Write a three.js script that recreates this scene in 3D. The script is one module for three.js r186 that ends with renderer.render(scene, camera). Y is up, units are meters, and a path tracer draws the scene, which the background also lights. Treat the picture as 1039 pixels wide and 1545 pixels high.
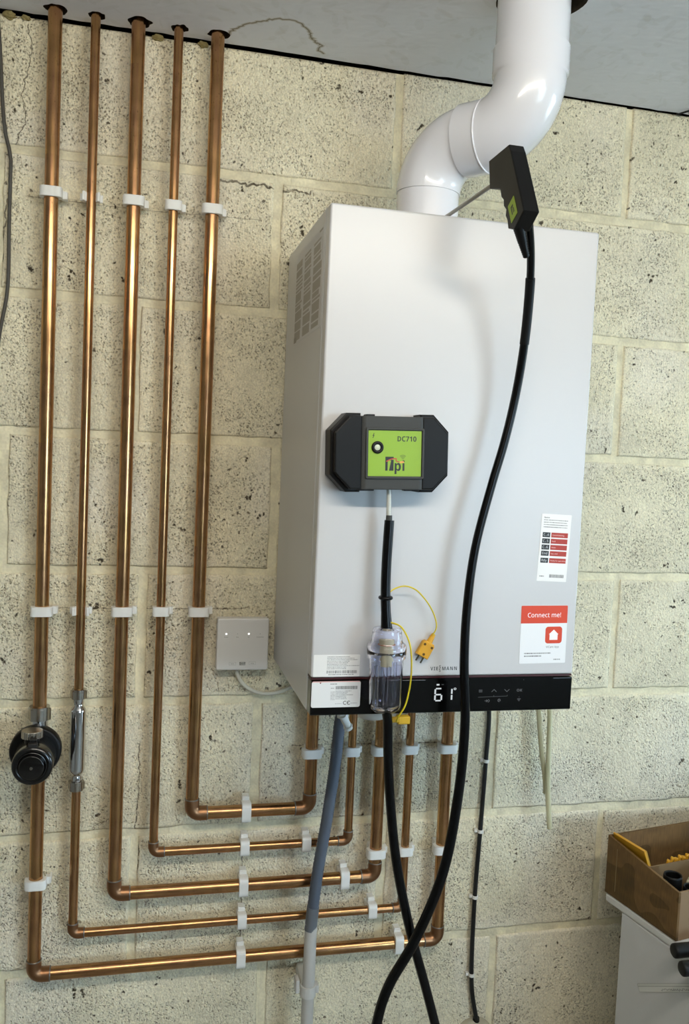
import * as THREE from 'three';
import { RoundedBoxGeometry } from 'three/addons/geometries/RoundedBoxGeometry.js';
import { mergeGeometries } from 'three/addons/utils/BufferGeometryUtils.js';
import { RectAreaLightUniformsLib } from 'three/addons/lights/RectAreaLightUniformsLib.js';

// ---------------------------------------------------------------- camera, sky, light, exposure
const scene = new THREE.Scene();
const renderer = new THREE.WebGLRenderer({ antialias: true });
renderer.toneMapping = THREE.LinearToneMapping;
renderer.toneMappingExposure = 0.915;
renderer.shadowMap.enabled = true;
RectAreaLightUniformsLib.init();

const camera = new THREE.PerspectiveCamera(61.467, 1039 / 1545, 0.05, 60);
camera.rotation.order = 'YXZ';
camera.position.set(-0.2369, 1.5107, 1.5053);
camera.rotation.set(-0.06221, -0.23271, 0.04442);
scene.add(camera);

const FLOOR = -0.16, CEIL = 2.195;
const ROOM = { x0: -1.9, x1: 3.2, z1: 4.2 };
const DOORWAY = { x0: 1.4, x1: 3.1, sill: 0.75, top: 2.0 }, SIDEWIN = { z0: 0.45, z1: 1.65, sill: 0.8, top: 2.05 };
const BATTEN = { x: 0.10, y: 2.105, z: 1.48, len: 1.5 };
scene.background = new THREE.Color(0.58, 0.80, 1.0);          // evenly overcast sky seen through the open windows
scene.backgroundIntensity = 15.5;
const LAMP_COLOR = new THREE.Color(1.0, 0.92, 0.79), LAMP_POWER = 48;

// ---------------------------------------------------------------- helpers
let seed = 7;
const rnd = () => { seed = (seed * 1664525 + 1013904223) >>> 0; return seed / 4294967296; };
const rr = (a, b) => a + (b - a) * rnd();
const V = (x, y, z) => new THREE.Vector3(x, y, z);
const LAT = new Float32Array(65536); for (let i = 0; i < 65536; i++) LAT[i] = rnd();
function vnoise(x, y) {
  const ix = Math.floor(x), iy = Math.floor(y), fx = x - ix, fy = y - iy;
  const u = fx * fx * (3 - 2 * fx), v = fy * fy * (3 - 2 * fy);
  const a = LAT[(ix & 255) + ((iy & 255) << 8)], b = LAT[((ix + 1) & 255) + ((iy & 255) << 8)];
  const c = LAT[(ix & 255) + (((iy + 1) & 255) << 8)], d = LAT[((ix + 1) & 255) + (((iy + 1) & 255) << 8)];
  return a + (b - a) * u + (c - a) * v + (a - b - c + d) * u * v;
}
const used = {};
function numbered(name) {
  const n = used[name] === undefined ? 0 : used[name] + 1; used[name] = n;
  return n ? name + '_' + String(n).padStart(3, '0') : name;
}
function mesh(name, geo, mat, parent) {
  const m = new THREE.Mesh(geo, mat); m.name = parent === scene ? numbered(name) : name;
  const same = parent.children.filter((c) => c.userData.base === name).length;
  m.userData.base = name;
  if (parent !== scene && same) m.name = name + '_' + String(same).padStart(3, '0');
  m.castShadow = m.receiveShadow = true; parent.add(m); return m;
}
function thing(name, label, category, pos = [0, 0, 0], group) {
  const o = new THREE.Group(); o.name = numbered(name); o.position.set(...pos);
  o.userData = { label, category }; if (group) o.userData.group = group;
  scene.add(o); return o;
}
function structure(name, parent = scene) {
  const o = new THREE.Group(); o.name = name; o.userData.kind = 'structure'; parent.add(o); return o;
}
const merge = (list) => mergeGeometries(list.map((g) => { const h = g.index ? g.toNonIndexed() : g.clone(); for (const k of Object.keys(h.attributes)) if (!['position', 'normal', 'uv'].includes(k)) h.deleteAttribute(k); return h; }));
const at = (g, x = 0, y = 0, z = 0, rx = 0, ry = 0, rz = 0) => { const m = new THREE.Matrix4().makeRotationFromEuler(new THREE.Euler(rx, ry, rz)); m.setPosition(x, y, z); g.applyMatrix4(m); return g; };
const box = (w, h, d, x = 0, y = 0, z = 0, r = 0) => at(r ? new RoundedBoxGeometry(w, h, d, 3, r) : new THREE.BoxGeometry(w, h, d), x, y, z);
const cyl = (r1, r2, h, x = 0, y = 0, z = 0, seg = 32) => at(new THREE.CylinderGeometry(r1, r2, h, seg), x, y, z);
const lathe = (pts, seg = 40) => new THREE.LatheGeometry(pts.map(([r, y]) => new THREE.Vector2(Math.max(r, 1e-5), y)), seg);
// a tube swept along points; radius may vary; uv = (turn, metres along)
function sweep(points, radius, radial = 16, caps = true) {
  const n = points.length, rad = typeof radius === 'function' ? radius : () => radius;
  const pos = [], nor = [], uv = [], idx = []; let N = null, len = 0;
  const T = points.map((p, i) => points[Math.min(i + 1, n - 1)].clone().sub(points[Math.max(i - 1, 0)]).normalize());
  for (let i = 0; i < n; i++) {
    if (!N) { N = Math.abs(T[0].y) < 0.9 ? V(0, 1, 0) : V(1, 0, 0); }
    N = N.clone().sub(T[i].clone().multiplyScalar(N.dot(T[i]))).normalize();
    const B = T[i].clone().cross(N); if (i) len += points[i].distanceTo(points[i - 1]);
    const r = rad(i / (n - 1), len);
    for (let k = 0; k <= radial; k++) {
      const a = (k / radial) * Math.PI * 2, d = N.clone().multiplyScalar(Math.cos(a)).addScaledVector(B, Math.sin(a));
      pos.push(points[i].x + d.x * r, points[i].y + d.y * r, points[i].z + d.z * r); nor.push(d.x, d.y, d.z); uv.push(k / radial, len);
    }
  }
  const w = radial + 1;
  for (let i = 0; i < n - 1; i++) for (let k = 0; k < radial; k++) { const a = i * w + k; idx.push(a, a + 1, a + w, a + 1, a + w + 1, a + w); }
  if (caps) for (const [i, s] of [[0, -1], [n - 1, 1]]) {
    const c = pos.length / 3, t = T[i]; pos.push(points[i].x, points[i].y, points[i].z); nor.push(t.x * s, t.y * s, t.z * s); uv.push(0.5, 0);
    for (let k = 0; k <= radial; k++) { const o = (i * w + k) * 3; pos.push(pos[o], pos[o + 1], pos[o + 2]); nor.push(t.x * s, t.y * s, t.z * s); uv.push(0.5, 0); }
    for (let k = 0; k < radial; k++) s > 0 ? idx.push(c, c + 1 + k, c + 2 + k) : idx.push(c, c + 2 + k, c + 1 + k);
  }
  const g = new THREE.BufferGeometry();
  g.setAttribute('position', new THREE.Float32BufferAttribute(pos, 3)); g.setAttribute('normal', new THREE.Float32BufferAttribute(nor, 3)); g.setAttribute('uv', new THREE.Float32BufferAttribute(uv, 2));
  g.setIndex(idx); return g;
}
const curve = (pts, n = 80) => new THREE.CatmullRomCurve3(pts.map((p) => V(...p)), false, 'centripetal').getSpacedPoints(n);
const straight = (a, b, n = 12) => Array.from({ length: n + 1 }, (_, i) => V(...a).lerp(V(...b), i / n));
function roundedShape(w, h, r) {
  const s = new THREE.Shape(), x = -w / 2, y = -h / 2;
  s.moveTo(x + r, y); s.lineTo(x + w - r, y); s.absarc(x + w - r, y + r, r, -Math.PI / 2, 0); s.lineTo(x + w, y + h - r); s.absarc(x + w - r, y + h - r, r, 0, Math.PI / 2);
  s.lineTo(x + r, y + h); s.absarc(x + r, y + h - r, r, Math.PI / 2, Math.PI); s.lineTo(x, y + r); s.absarc(x + r, y + r, r, Math.PI, Math.PI * 1.5); return s;
}
const poly = (pts) => { const s = new THREE.Shape(); pts.forEach(([x, y], i) => (i ? s.lineTo(x, y) : s.moveTo(x, y))); return s; };
const extrude = (shape, depth, bevel = 0) => new THREE.ExtrudeGeometry(shape, { depth: depth - 2 * bevel, bevelEnabled: bevel > 0, bevelSize: bevel, bevelThickness: bevel, bevelOffset: -bevel, bevelSegments: 2, curveSegments: 12 }).translate(0, 0, bevel);
// a thin printed plate: w x h in x-y, facing +z, the print laid over its face
function plate(w, h, r = 0.001, t = 0.0004) {
  const g = extrude(roundedShape(w, h, r), t), p = g.attributes.position, uv = g.attributes.uv;
  for (let i = 0; i < p.count; i++) uv.setXY(i, p.getX(i) / w + 0.5, p.getY(i) / h + 0.5);
  return g;
}
function print(w, h, draw, srgb = true) {
  const c = document.createElement('canvas'); c.width = w; c.height = h; const g = c.getContext('2d'); draw(g, w, h);
  const t = new THREE.CanvasTexture(c); if (srgb) t.colorSpace = THREE.SRGBColorSpace; t.anisotropy = 8; return t;
}
function dataTex(w, h, fill, srgb) {
  const d = new Uint8Array(w * h * 4);
  for (let y = 0, i = 0; y < h; y++) for (let x = 0; x < w; x++, i += 4) { const c = fill(x, y); d[i] = Math.min(255, c[0]); d[i + 1] = Math.min(255, c[1]); d[i + 2] = Math.min(255, c[2]); d[i + 3] = 255; }
  const t = new THREE.DataTexture(d, w, h); t.wrapS = t.wrapT = THREE.RepeatWrapping; t.magFilter = THREE.LinearFilter; t.minFilter = THREE.LinearFilter; t.generateMipmaps = false;
  if (srgb) t.colorSpace = THREE.SRGBColorSpace; t.needsUpdate = true; return t;
}
const std = (color, roughness = 0.5, metalness = 0, more = {}) => new THREE.MeshStandardMaterial({ color, roughness, metalness, ...more });
const phys = (color, roughness, more = {}) => new THREE.MeshPhysicalMaterial({ color, roughness, ...more });

// ---------------------------------------------------------------- wall paint: pores, chips, cracks, pencil lines
const BEDS = [2.191, 1.983, 1.757, 1.532, 1.304, 1.075, 0.842, 0.602, 0.372, 0.142, -0.088], OFFS = [0.186, -0.022, 0.198, -0.007, 0.222, -0.0225, 0.22, 0.004, 0.225, 0];
function joint(x, y) {                                           // distance to the nearest mortar joint; paint has clogged the pores along it
  let r = 0; while (r < 9 && y < BEDS[r + 1]) r++;
  const bed = Math.min(r ? BEDS[r] - y : 1, y - BEDS[r + 1]), u = (((x - OFFS[r]) / 0.452) % 1 + 1) % 1;
  return Math.min(bed, Math.min(u, 1 - u) * 0.452);
}
const clog = (x, y) => THREE.MathUtils.smoothstep(joint(x, y) + (vnoise(x * 28 + 9, y * 28) - 0.5) * 0.016 + (vnoise(x * 90, y * 90) - 0.5) * 0.006, 0.008, 0.017);
const TX = { x: -0.55, y: 0.32, w: 1.55, h: 1.95, n: 2048 };
const N = TX.n, dark = new Float32Array(N * N), height = new Float32Array(N * N).fill(1), tone = new Float32Array(N * N).fill(1);
const mx = N / TX.w, my = N / TX.h;
function pit(x, y, r, depth, ink) {                              // one pore: an uneven hole, in metres
  const cx = (x - TX.x) * mx, cy = (y - TX.y) * my, ex = rr(0.6, 1.5), ey = 1 / ex, a = rnd() * 3.14, ca = Math.cos(a), sa = Math.sin(a), R = Math.ceil(r * mx * 1.7);
  for (let j = -R; j <= R; j++) for (let i = -R; i <= R; i++) {
    const u = (i / mx) * ca + (j / my) * sa, v = -(i / mx) * sa + (j / my) * ca;
    const q = Math.hypot(u * ex, v * ey) / r + (vnoise((cx + i) * 0.7, (cy + j) * 0.7) - 0.5) * 0.9;
    if (q > 1) continue;
    const k = ((((cy + j) | 0) % N + N) % N) * N + ((((cx + i) | 0) % N + N) % N), s = Math.min(1, (1 - q) * 2.5);
    height[k] = Math.min(height[k], 1 - depth * s); dark[k] = Math.max(dark[k], ink * s);
  }
}
for (let i = 0; i < 210000; i++) {                                // fine pores, denser in drifts
  const x = TX.x + rnd() * TX.w, y = TX.y + rnd() * TX.h;
  const d = vnoise(x * 14, y * 14) * 0.55 + vnoise(x * 45 + 30, y * 45) * 0.45;
  if (d < rr(0.22, 0.75) || clog(x, y) < rnd()) continue;
  pit(x, y, rr(0.0006, 0.0015), rr(0.4, 1), rr(0.1, 0.55) * d * 1.2);
}
for (let i = 0; i < 2400; i++) {
  const x = TX.x + rnd() * TX.w, y = TX.y + rnd() * TX.h; if (vnoise(x * 11 + 9, y * 11) < rr(0.35, 0.8) || clog(x, y) < rnd()) continue;
  pit(x, y, rr(0.0012, 0.0026), 1, rr(0.5, 0.9));
}
for (let i = 0; i < 150; i++) {                                  // chips: strings of bigger holes
  let x = TX.x + rnd() * TX.w, y = TX.y + rnd() * TX.h; const a = rnd() * 6.3, n = 1 + (rnd() * 4 | 0);
  for (let k = 0; k < n; k++) { pit(x, y, rr(0.0015, 0.0033), 1, rr(0.7, 1)); x += Math.cos(a) * rr(0.002, 0.005); y += Math.sin(a) * rr(0.002, 0.005); }
}
function scratch(pts, width, ink, depth, wander = 0) {           // crack or pencil line through world points
  const c = new THREE.CatmullRomCurve3(pts.map(([x, y]) => V(x, y, 0)), false, 'catmullrom', 0.2).getSpacedPoints(600);
  for (const p of c) {
    const w = width * (0.5 + vnoise(p.x * 300, p.y * 300)), s = ink * (0.35 + 0.9 * vnoise(p.x * 120 + 5, p.y * 120));
    const px = p.x + (vnoise(p.y * 160, p.x * 160) - 0.5) * wander, py = p.y + (vnoise(p.x * 160 + 60, p.y * 160) - 0.5) * wander, R = Math.ceil(w * mx);
    for (let j = -R; j <= R; j++) for (let i = -R; i <= R; i++) {
      const X = Math.round((px - TX.x) * mx) + i, Y = Math.round((py - TX.y) * my) + j; if (X < 0 || Y < 0 || X >= N || Y >= N || Math.hypot(i / mx, j / my) > w) continue;
      const k = Y * N + X; dark[k] = Math.max(dark[k], Math.min(1, s)); height[k] = Math.min(height[k], 1 - depth);
    }
  }
}
scratch([[-0.4344, 2.178], [-0.4286, 2.136], [-0.4413, 2.072], [-0.4355, 2.031], [-0.4431, 2.009], [-0.4526, 1.982]], 0.0006, 0.6, 0.7, 0.005);
scratch([[-0.1246, 1.9700], [-0.0907, 1.9690], [-0.0452, 1.9690], [-0.0104, 1.9650], [0.036, 1.968]], 0.0011, 0.7, 0.8, 0.008);
scratch([[-0.455, 1.96], [-0.462, 1.88], [-0.468, 1.80]], 0.0009, 0.6, 0.7, 0.005);
scratch([[-0.4261, 1.9100], [-0.25, 1.908], [-0.05, 1.912]], 0.0007, 0.45, 0.1);
scratch([[-0.40, 1.2390], [-0.14, 1.2372], [-0.09, 1.2372], [-0.045, 1.2390]], 0.0008, 0.7, 0.2, 0.002);
scratch([[0.0411, 0.9880], [0.20, 0.986], [0.36, 0.984]], 0.0008, 0.6, 0.1, 0.002);
scratch([[-0.0433, 0.906], [-0.041, 0.76], [-0.0391, 0.60]], 0.0008, 0.75, 0.1, 0.002);
scratch([[-0.228, 1.0], [-0.226, 0.93], [-0.231, 0.86], [-0.224, 0.80], [-0.23, 0.74], [-0.226, 0.62]], 0.0008, 0.6, 0.5, 0.004);
for (const [x, y] of [[-0.30, 1.32], [0.02, 1.90], [-0.05, 1.44], [-0.03, 1.40], [0.70, 1.88], [0.78, 1.33], [0.80, 1.25], [0.55, 0.48], [-0.22, 1.12], [-0.33, 0.56], [-0.36, 1.79], [-0.27, 1.79], [-0.31, 1.24]]) for (let i = 0; i < 4; i++) pit(x + rr(-0.008, 0.008), y + rr(-0.008, 0.008), rr(0.002, 0.0035), 1, 0.95);
for (let k = 0; k < 3; k++) pit(-0.4226, 1.7951, 0.0045, 1, 1);   // a drilled hole
const wallColor = dataTex(N, N, (x, y) => {
  const k = y * N + x, X = TX.x + x / mx, Y = TX.y + y / my;
  const cloud = vnoise(X * 9, Y * 9) * 0.5 + vnoise(X * 31, Y * 31) * 0.3 + vnoise(X * 110, Y * 110) * 0.2, grit = vnoise(x * 0.55, y * 0.55);
  const t = 0.93 + (cloud - 0.5) * 0.14 + (grit - 0.5) * 0.15, d = Math.min(1, dark[k]), chalk = THREE.MathUtils.smoothstep(vnoise(X * 7 + 40, Y * 7), 0.52, 0.8) * 0.35;
  const c = [243 * t, (234 + 2 * chalk) * t, (203 + 18 * chalk) * t], p = [66, 58, 44];
  return [c[0] + (p[0] - c[0]) * d, c[1] + (p[1] - c[1]) * d, c[2] + (p[2] - c[2]) * d];
}, true);
const wallBump = dataTex(N, N, (x, y) => {
  const k = y * N + x, c = 0.25 + 0.75 * clog(TX.x + x / mx, TX.y + y / my), v = (height[k] * 0.5 + (0.5 + c * (vnoise(x * 0.62, y * 0.62) * 0.3 + vnoise(x * 0.3 + 70, y * 0.3) * 0.42 + vnoise(x * 0.13, y * 0.13) * 0.28 - 0.5)) * 0.5) * 255; return [v, v, v];
}, false);
const mortarTex = dataTex(512, 512, (x, y) => { const t = 0.93 + (vnoise(x * 0.06, y * 0.06) - 0.5) * 0.12 + (vnoise(x * 0.4, y * 0.4) - 0.5) * 0.06, d = vnoise(x * 0.25 + 60, y * 0.25) > 0.88 ? 0.75 : 1; return [243 * t, 234 * t, 200 * t]; }, true);
const mortarBump = dataTex(512, 512, (x, y) => { const v = 255 * (0.5 + (vnoise(x * 0.05, y * 0.05) - 0.5) * 0.7 + (vnoise(x * 0.3, y * 0.3) - 0.5) * 0.3); return [v, v, v]; }, false);
const M = {};
M.block = std(0xffffff, 0.93, 0, { map: wallColor, bumpMap: wallBump, bumpScale: 0.0055 });
M.mortar = std(0xffffff, 0.9, 0, { map: mortarTex, bumpMap: mortarBump, bumpScale: 0.002 });
const ceilTex = print(2048, 1024, (g, w, h) => {                // covers x -0.6..1.4, z 0..1
  g.fillStyle = '#e3e5ec'; g.fillRect(0, 0, w, h);
  for (let i = 0; i < 5000; i++) { g.globalAlpha = 0.05; g.fillStyle = rnd() < 0.5 ? '#ffffff' : '#8d8c88'; g.beginPath(); g.ellipse(rnd() * w, rnd() * h, rr(2, 22), rr(1, 8), rnd() * 3, 0, 7); g.fill(); }
  const q = (x, z) => [((x + 0.6) / 2) * w, (1 - z) * h];
  g.globalAlpha = 0.9; g.lineWidth = 2.2; g.strokeStyle = '#6c6455';
  const P = [[-0.1206, 0.030], [-0.113, 0.055], [-0.095, 0.080], [-0.071, 0.098], [-0.05, 0.112], [-0.02, 0.115], [0.002, 0.095], [0.012, 0.07], [0.022, 0.055], [0.036, 0.048], [0.031, 0.03], [0.044, 0.018]];
  g.beginPath(); let [ax, ay] = q(...P[0]); g.moveTo(ax, ay);
  for (let i = 1; i < P.length; i++) { const [bx, by] = q(...P[i]); for (let k = 1; k <= 6; k++) g.lineTo(ax + (bx - ax) * k / 6 + rr(-2.5, 2.5), ay + (by - ay) * k / 6 + rr(-2, 2)); ax = bx; ay = by; }
  g.stroke(); g.globalAlpha = 0.35; g.lineWidth = 7; g.strokeStyle = '#8f8571'; g.stroke();
});
ceilTex.wrapS = ceilTex.wrapT = THREE.MirroredRepeatWrapping;
M.ceiling = std(0xffffff, 0.85, 0, { map: ceilTex, bumpMap: mortarBump, bumpScale: 0.0012 });
M.plainwall = std(0x93908a, 0.9, 0, { bumpMap: mortarBump, bumpScale: 0.002 });
M.concrete = std(0x8f8c86, 0.9, 0, { bumpMap: mortarBump, bumpScale: 0.002 });
M.void = std(0x2f2517, 1);

// ---------------------------------------------------------------- the room
{
  const wall = structure('wall_back');
  mesh('mortar_bed', (() => { const g = box(ROOM.x1 - ROOM.x0 + 0.4, CEIL - 0.004 - FLOOR, 0.2, (ROOM.x0 + ROOM.x1) / 2, (CEIL - 0.004 + FLOOR) / 2, -0.1035), p = g.attributes.position; for (let i = 0; i < p.count; i++) g.attributes.uv.setXY(i, p.getX(i) / 0.5, p.getY(i) / 0.5); return g; })(), M.mortar, wall);
  const beds = BEDS, offs = OFFS;
  const rim = (f, n, size) => { const k = Math.round(f * n), a = [0, 0.0016, 0.005, 0.010], lo = Math.min(k, n - k); return lo < 4 ? (k < n / 2 ? a[lo] / size : 1 - a[lo] / size) : f; };   // crowded rows along the edges keep the arrises crisp
  for (let r = 0; r < beds.length - 1; r++) for (let k = -4; k < 6; k++) {
    const a = offs[r] + k * 0.452, b = a + 0.452; if (b < -1.7 || a > 2.4) continue;
    const j = 0.0055, x0 = a + j + rr(-0.001, 0.002), x1 = b - j - rr(-0.001, 0.002), y1 = r ? beds[r] - j - rr(-0.001, 0.002) : 2.1945 - (a < -0.1 ? 0.0025 : 0.0005) - rr(0, 0.0008), y0 = beds[r + 1] + j + rr(-0.001, 0.002), z0 = rr(-0.0008, 0.0012);
    const nx = 40, ny = 20, g = new THREE.PlaneGeometry(x1 - x0, y1 - y0, nx, ny), p = g.attributes.position, uv = g.attributes.uv;
    for (let i = 0; i < p.count; i++) {
      const fx = rim(p.getX(i) / (x1 - x0) + 0.5, nx, x1 - x0), fy = rim(p.getY(i) / (y1 - y0) + 0.5, ny, y1 - y0); let x = x0 + fx * (x1 - x0), y = y0 + fy * (y1 - y0);
      const e = Math.min(fx, 1 - fx) * (x1 - x0), f = Math.min(fy, 1 - fy) * (y1 - y0), d = Math.min(e, f);
      const wob = vnoise(x * 60 + r * 9, y * 60) - 0.5;
      const drop = d < 1e-6 ? 0.010 : d < 0.0018 ? 0.0016 * (1 + wob) : d < 0.006 ? 0.0006 * (1 + wob) : 0;
      if (d < 1e-6) {  }
      if (d < 0.0018) { x += Math.min(fx, 1 - fx) * (x1 - x0) < 0.0018 ? wob * 0.003 : 0; y += Math.min(fy, 1 - fy) * (y1 - y0) < 0.0018 ? wob * (r || fy < 0.5 ? 0.003 : 0.001) : 0; }
      p.setXYZ(i, x, y, z0 - drop + (vnoise(x * 25, y * 25 + r) - 0.5) * 0.0016 * (d > 0.001 ? 1 : 0)); uv.setXY(i, (x - TX.x) / TX.w, (y - TX.y) / TX.h);
    }
    g.computeVertexNormals(); mesh('block', g, M.block, wall);
  }
  const ceil = structure('ceiling');
  const outline = poly([[ROOM.x0 - 0.2, -ROOM.z1 - 0.2], [ROOM.x1 + 0.2, -ROOM.z1 - 0.2], ...Array.from({ length: 300 }, (_, i) => { const x = ROOM.x1 + 0.2 - (ROOM.x1 - ROOM.x0 + 0.4) * i / 299; return [x, -(THREE.MathUtils.clamp(0.0030 - x * 0.003, 0.0008, 0.0048) + (vnoise(x * 40 + 90, 3) - 0.4) * 0.0036)]; })]);
  const ragged = (cx, cz, r, amp) => { const h = new THREE.Path(); for (let i = 0; i <= 40; i++) { const a = i / 40 * 6.2832, q = r + (vnoise(Math.cos(a) * 2.2 + cx * 90, Math.sin(a) * 2.2 + cz * 50 + 20) - 0.35) * amp; const X = cx + Math.cos(a) * q, Y = -(cz + Math.sin(a) * q); i ? h.lineTo(X, Y) : h.moveTo(X, Y); } return h; };
  for (const [x, r] of [[-0.388, 0.0172], [-0.3265, 0.0130], [-0.2605, 0.0172], [-0.197, 0.0130], [-0.1345, 0.0165]]) outline.holes.push(ragged(x, 0.0305, r, 0.006));
  outline.holes.push(ragged(0.313, 0.292, 0.066, 0.004));
  // a sheet of plasterboard, 30 mm thick; it stops just short of the block wall
  const cg = new THREE.ExtrudeGeometry(outline, { depth: 0.03, bevelEnabled: false }); cg.rotateX(-Math.PI / 2); cg.translate(0, CEIL, 0);
  { const p = cg.attributes.position; for (let i = 0; i < p.count; i++) cg.attributes.uv.setXY(i, (p.getX(i) + 0.6) / 2, p.getZ(i)); }
  mesh('ceiling_board', cg, [M.ceiling, M.void], ceil);
  mesh('roof_deck', box(ROOM.x1 - ROOM.x0 + 0.4, 0.1, ROOM.z1 + 0.4, (ROOM.x0 + ROOM.x1) / 2, CEIL + 0.32, ROOM.z1 / 2), M.void, ceil);
  for (const [w, d, x, z] of [[ROOM.x1 - ROOM.x0 + 0.4, 0.1, (ROOM.x0 + ROOM.x1) / 2, ROOM.z1 + 0.15], [0.1, ROOM.z1 + 0.4, ROOM.x0 - 0.15, ROOM.z1 / 2], [0.1, ROOM.z1 + 0.4, ROOM.x1 + 0.15, ROOM.z1 / 2]]) mesh('roof_edge', box(w, 0.26, d, x, CEIL + 0.15, z), M.void, ceil);
  mesh('roof_edge', box(ROOM.x1 - ROOM.x0 + 0.4, 0.32, 0.1, (ROOM.x0 + ROOM.x1) / 2, CEIL + 0.13, -0.25), M.void, ceil);
  const one = (name, g, m) => { const o = mesh(name, g, m, scene); o.userData.kind = 'structure'; return o; };
  one('floor', box(ROOM.x1 - ROOM.x0 + 0.4, 0.12, ROOM.z1 + 0.4, (ROOM.x0 + ROOM.x1) / 2, FLOOR - 0.06, ROOM.z1 / 2), M.concrete);
  one('wall_left', box(0.2, CEIL - FLOOR, ROOM.z1 + 0.2, ROOM.x0 - 0.1, (CEIL + FLOOR) / 2, ROOM.z1 / 2 + 0.1), M.plainwall);
  const S = SIDEWIN, sx = ROOM.x1 + 0.1, sl = [];
  sl.push(box(0.2, CEIL - FLOOR, S.z0, sx, (CEIL + FLOOR) / 2, S.z0 / 2), box(0.2, CEIL - FLOOR, ROOM.z1 + 0.2 - S.z1, sx, (CEIL + FLOOR) / 2, (ROOM.z1 + 0.2 + S.z1) / 2));
  sl.push(box(0.2, S.sill - FLOOR, S.z1 - S.z0, sx, (S.sill + FLOOR) / 2, (S.z0 + S.z1) / 2), box(0.2, CEIL - S.top, S.z1 - S.z0, sx, (CEIL + S.top) / 2, (S.z0 + S.z1) / 2));
  one('wall_right', merge(sl), M.plainwall);
  const win2 = structure('window_2'), fm2 = std(0xd8d8d4, 0.5);
  for (const z of [S.z0 + 0.025, S.z1 - 0.025]) mesh('window_frame', box(0.07, S.top - S.sill, 0.05, sx, (S.top + S.sill) / 2, z), fm2, win2);
  for (const y of [S.sill + 0.025, S.top - 0.025]) mesh('window_frame', box(0.07, 0.05, S.z1 - S.z0 - 0.1, sx, y, (S.z0 + S.z1) / 2), fm2, win2);
  const fz = ROOM.z1 + 0.1, fr = [];
  fr.push(box(DOORWAY.x0 - ROOM.x0, CEIL - FLOOR, 0.2, (DOORWAY.x0 + ROOM.x0) / 2, (CEIL + FLOOR) / 2, fz));
  fr.push(box(ROOM.x1 - DOORWAY.x1, CEIL - FLOOR, 0.2, (DOORWAY.x1 + ROOM.x1) / 2, (CEIL + FLOOR) / 2, fz));
  fr.push(box(DOORWAY.x1 - DOORWAY.x0, CEIL - DOORWAY.top, 0.2, (DOORWAY.x1 + DOORWAY.x0) / 2, (CEIL + DOORWAY.top) / 2, fz));
  fr.push(box(DOORWAY.x1 - DOORWAY.x0, DOORWAY.sill - FLOOR, 0.2, (DOORWAY.x1 + DOORWAY.x0) / 2, (DOORWAY.sill + FLOOR) / 2, fz));
  one('wall_front', merge(fr), M.plainwall);
  const win = structure('window_1'), wx = (DOORWAY.x0 + DOORWAY.x1) / 2, ww = DOORWAY.x1 - DOORWAY.x0, wy = (DOORWAY.sill + DOORWAY.top) / 2, wh = DOORWAY.top - DOORWAY.sill, fm = std(0xd8d8d4, 0.5);
  for (const x of [DOORWAY.x0 + 0.025, DOORWAY.x1 - 0.025]) mesh('window_frame', box(0.05, wh, 0.07, x, wy, fz), fm, win);
  for (const y of [DOORWAY.sill + 0.025, DOORWAY.top - 0.025]) mesh('window_frame', box(ww - 0.1, 0.05, 0.07, wx, y, fz), fm, win);
  mesh('window_sill', box(ww + 0.1, 0.03, 0.16, wx, DOORWAY.sill + 0.002, fz - 0.14), fm, win);
  one('ground', box(40, 0.1, 40, 3, FLOOR - 0.18, 6), std(0xa9a69d, 0.95));
}
// ---------------------------------------------------------------- ceiling batten (behind and above the camera): tube on a tray, with its light in front of it
{
  const t = thing('batten_light', 'white ceiling batten with one long fluorescent tube, above the photographer', 'lamp', [BATTEN.x, 0, 0]);
  mesh('housing', box(BATTEN.len + 0.06, 0.05, 0.06, 0, CEIL - 0.025, BATTEN.z, 0.008), std(0xd8d8d4, 0.5), t);
  mesh('lamp_tube', at(cyl(0.013, 0.013, BATTEN.len, 0, 0, 0, 20), 0, BATTEN.y, BATTEN.z, 0, 0, Math.PI / 2), std(0xffffff, 0.5, 0, { emissive: LAMP_COLOR, emissiveIntensity: 30 }), t);
  for (const s of [-1, 1]) mesh('lamp_holder', box(0.02, 0.06, 0.032, s * (BATTEN.len / 2 + 0.01), BATTEN.y + 0.008, BATTEN.z, 0.004), std(0xd8d8d4, 0.5), t);
  for (const s of [-1, 1]) {
    const l = new THREE.RectAreaLight(LAMP_COLOR, LAMP_POWER, BATTEN.len, 0.05); l.name = 'batten_glow'; l.position.set(BATTEN.x, BATTEN.y - 0.012, BATTEN.z + s * 0.018);
    l.lookAt(BATTEN.x, BATTEN.y - 0.012 - 0.9, BATTEN.z + s * 1.0); scene.add(l);
  }
}
// ---------------------------------------------------------------- materials of things
const copperTex = dataTex(256, 1024, (x, y) => {
  const a = vnoise(Math.sin(x / 256 * 6.2832) * 2 + 20, y * 0.03), b = vnoise(Math.cos(x / 256 * 6.2832) * 3 + 50, y * 0.012 + 9), s = vnoise(x * 0.35, y * 0.02);
  const t = 0.80 + a * 0.12 + b * 0.12 + (s - 0.5) * 0.04, spot = vnoise(x * 0.2, y * 0.15) > 0.9 ? 0.8 : 1, k = t * spot;
  return [201 * k, (149 + 8 * b) * k, (111 - 8 * b) * k];
}, true);
const copperRough = dataTex(256, 1024, (x, y) => { const v = 100 + 30 * vnoise(Math.sin(x / 256 * 6.2832) * 1.5 + 9, y * 0.02) + 12 * vnoise(x * 0.4, y * 0.05); return [v, v, v]; }, false);
M.copper = phys(0xffffff, 0.5, { metalness: 1, map: copperTex, roughnessMap: copperRough, anisotropy: 0.45 });
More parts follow.
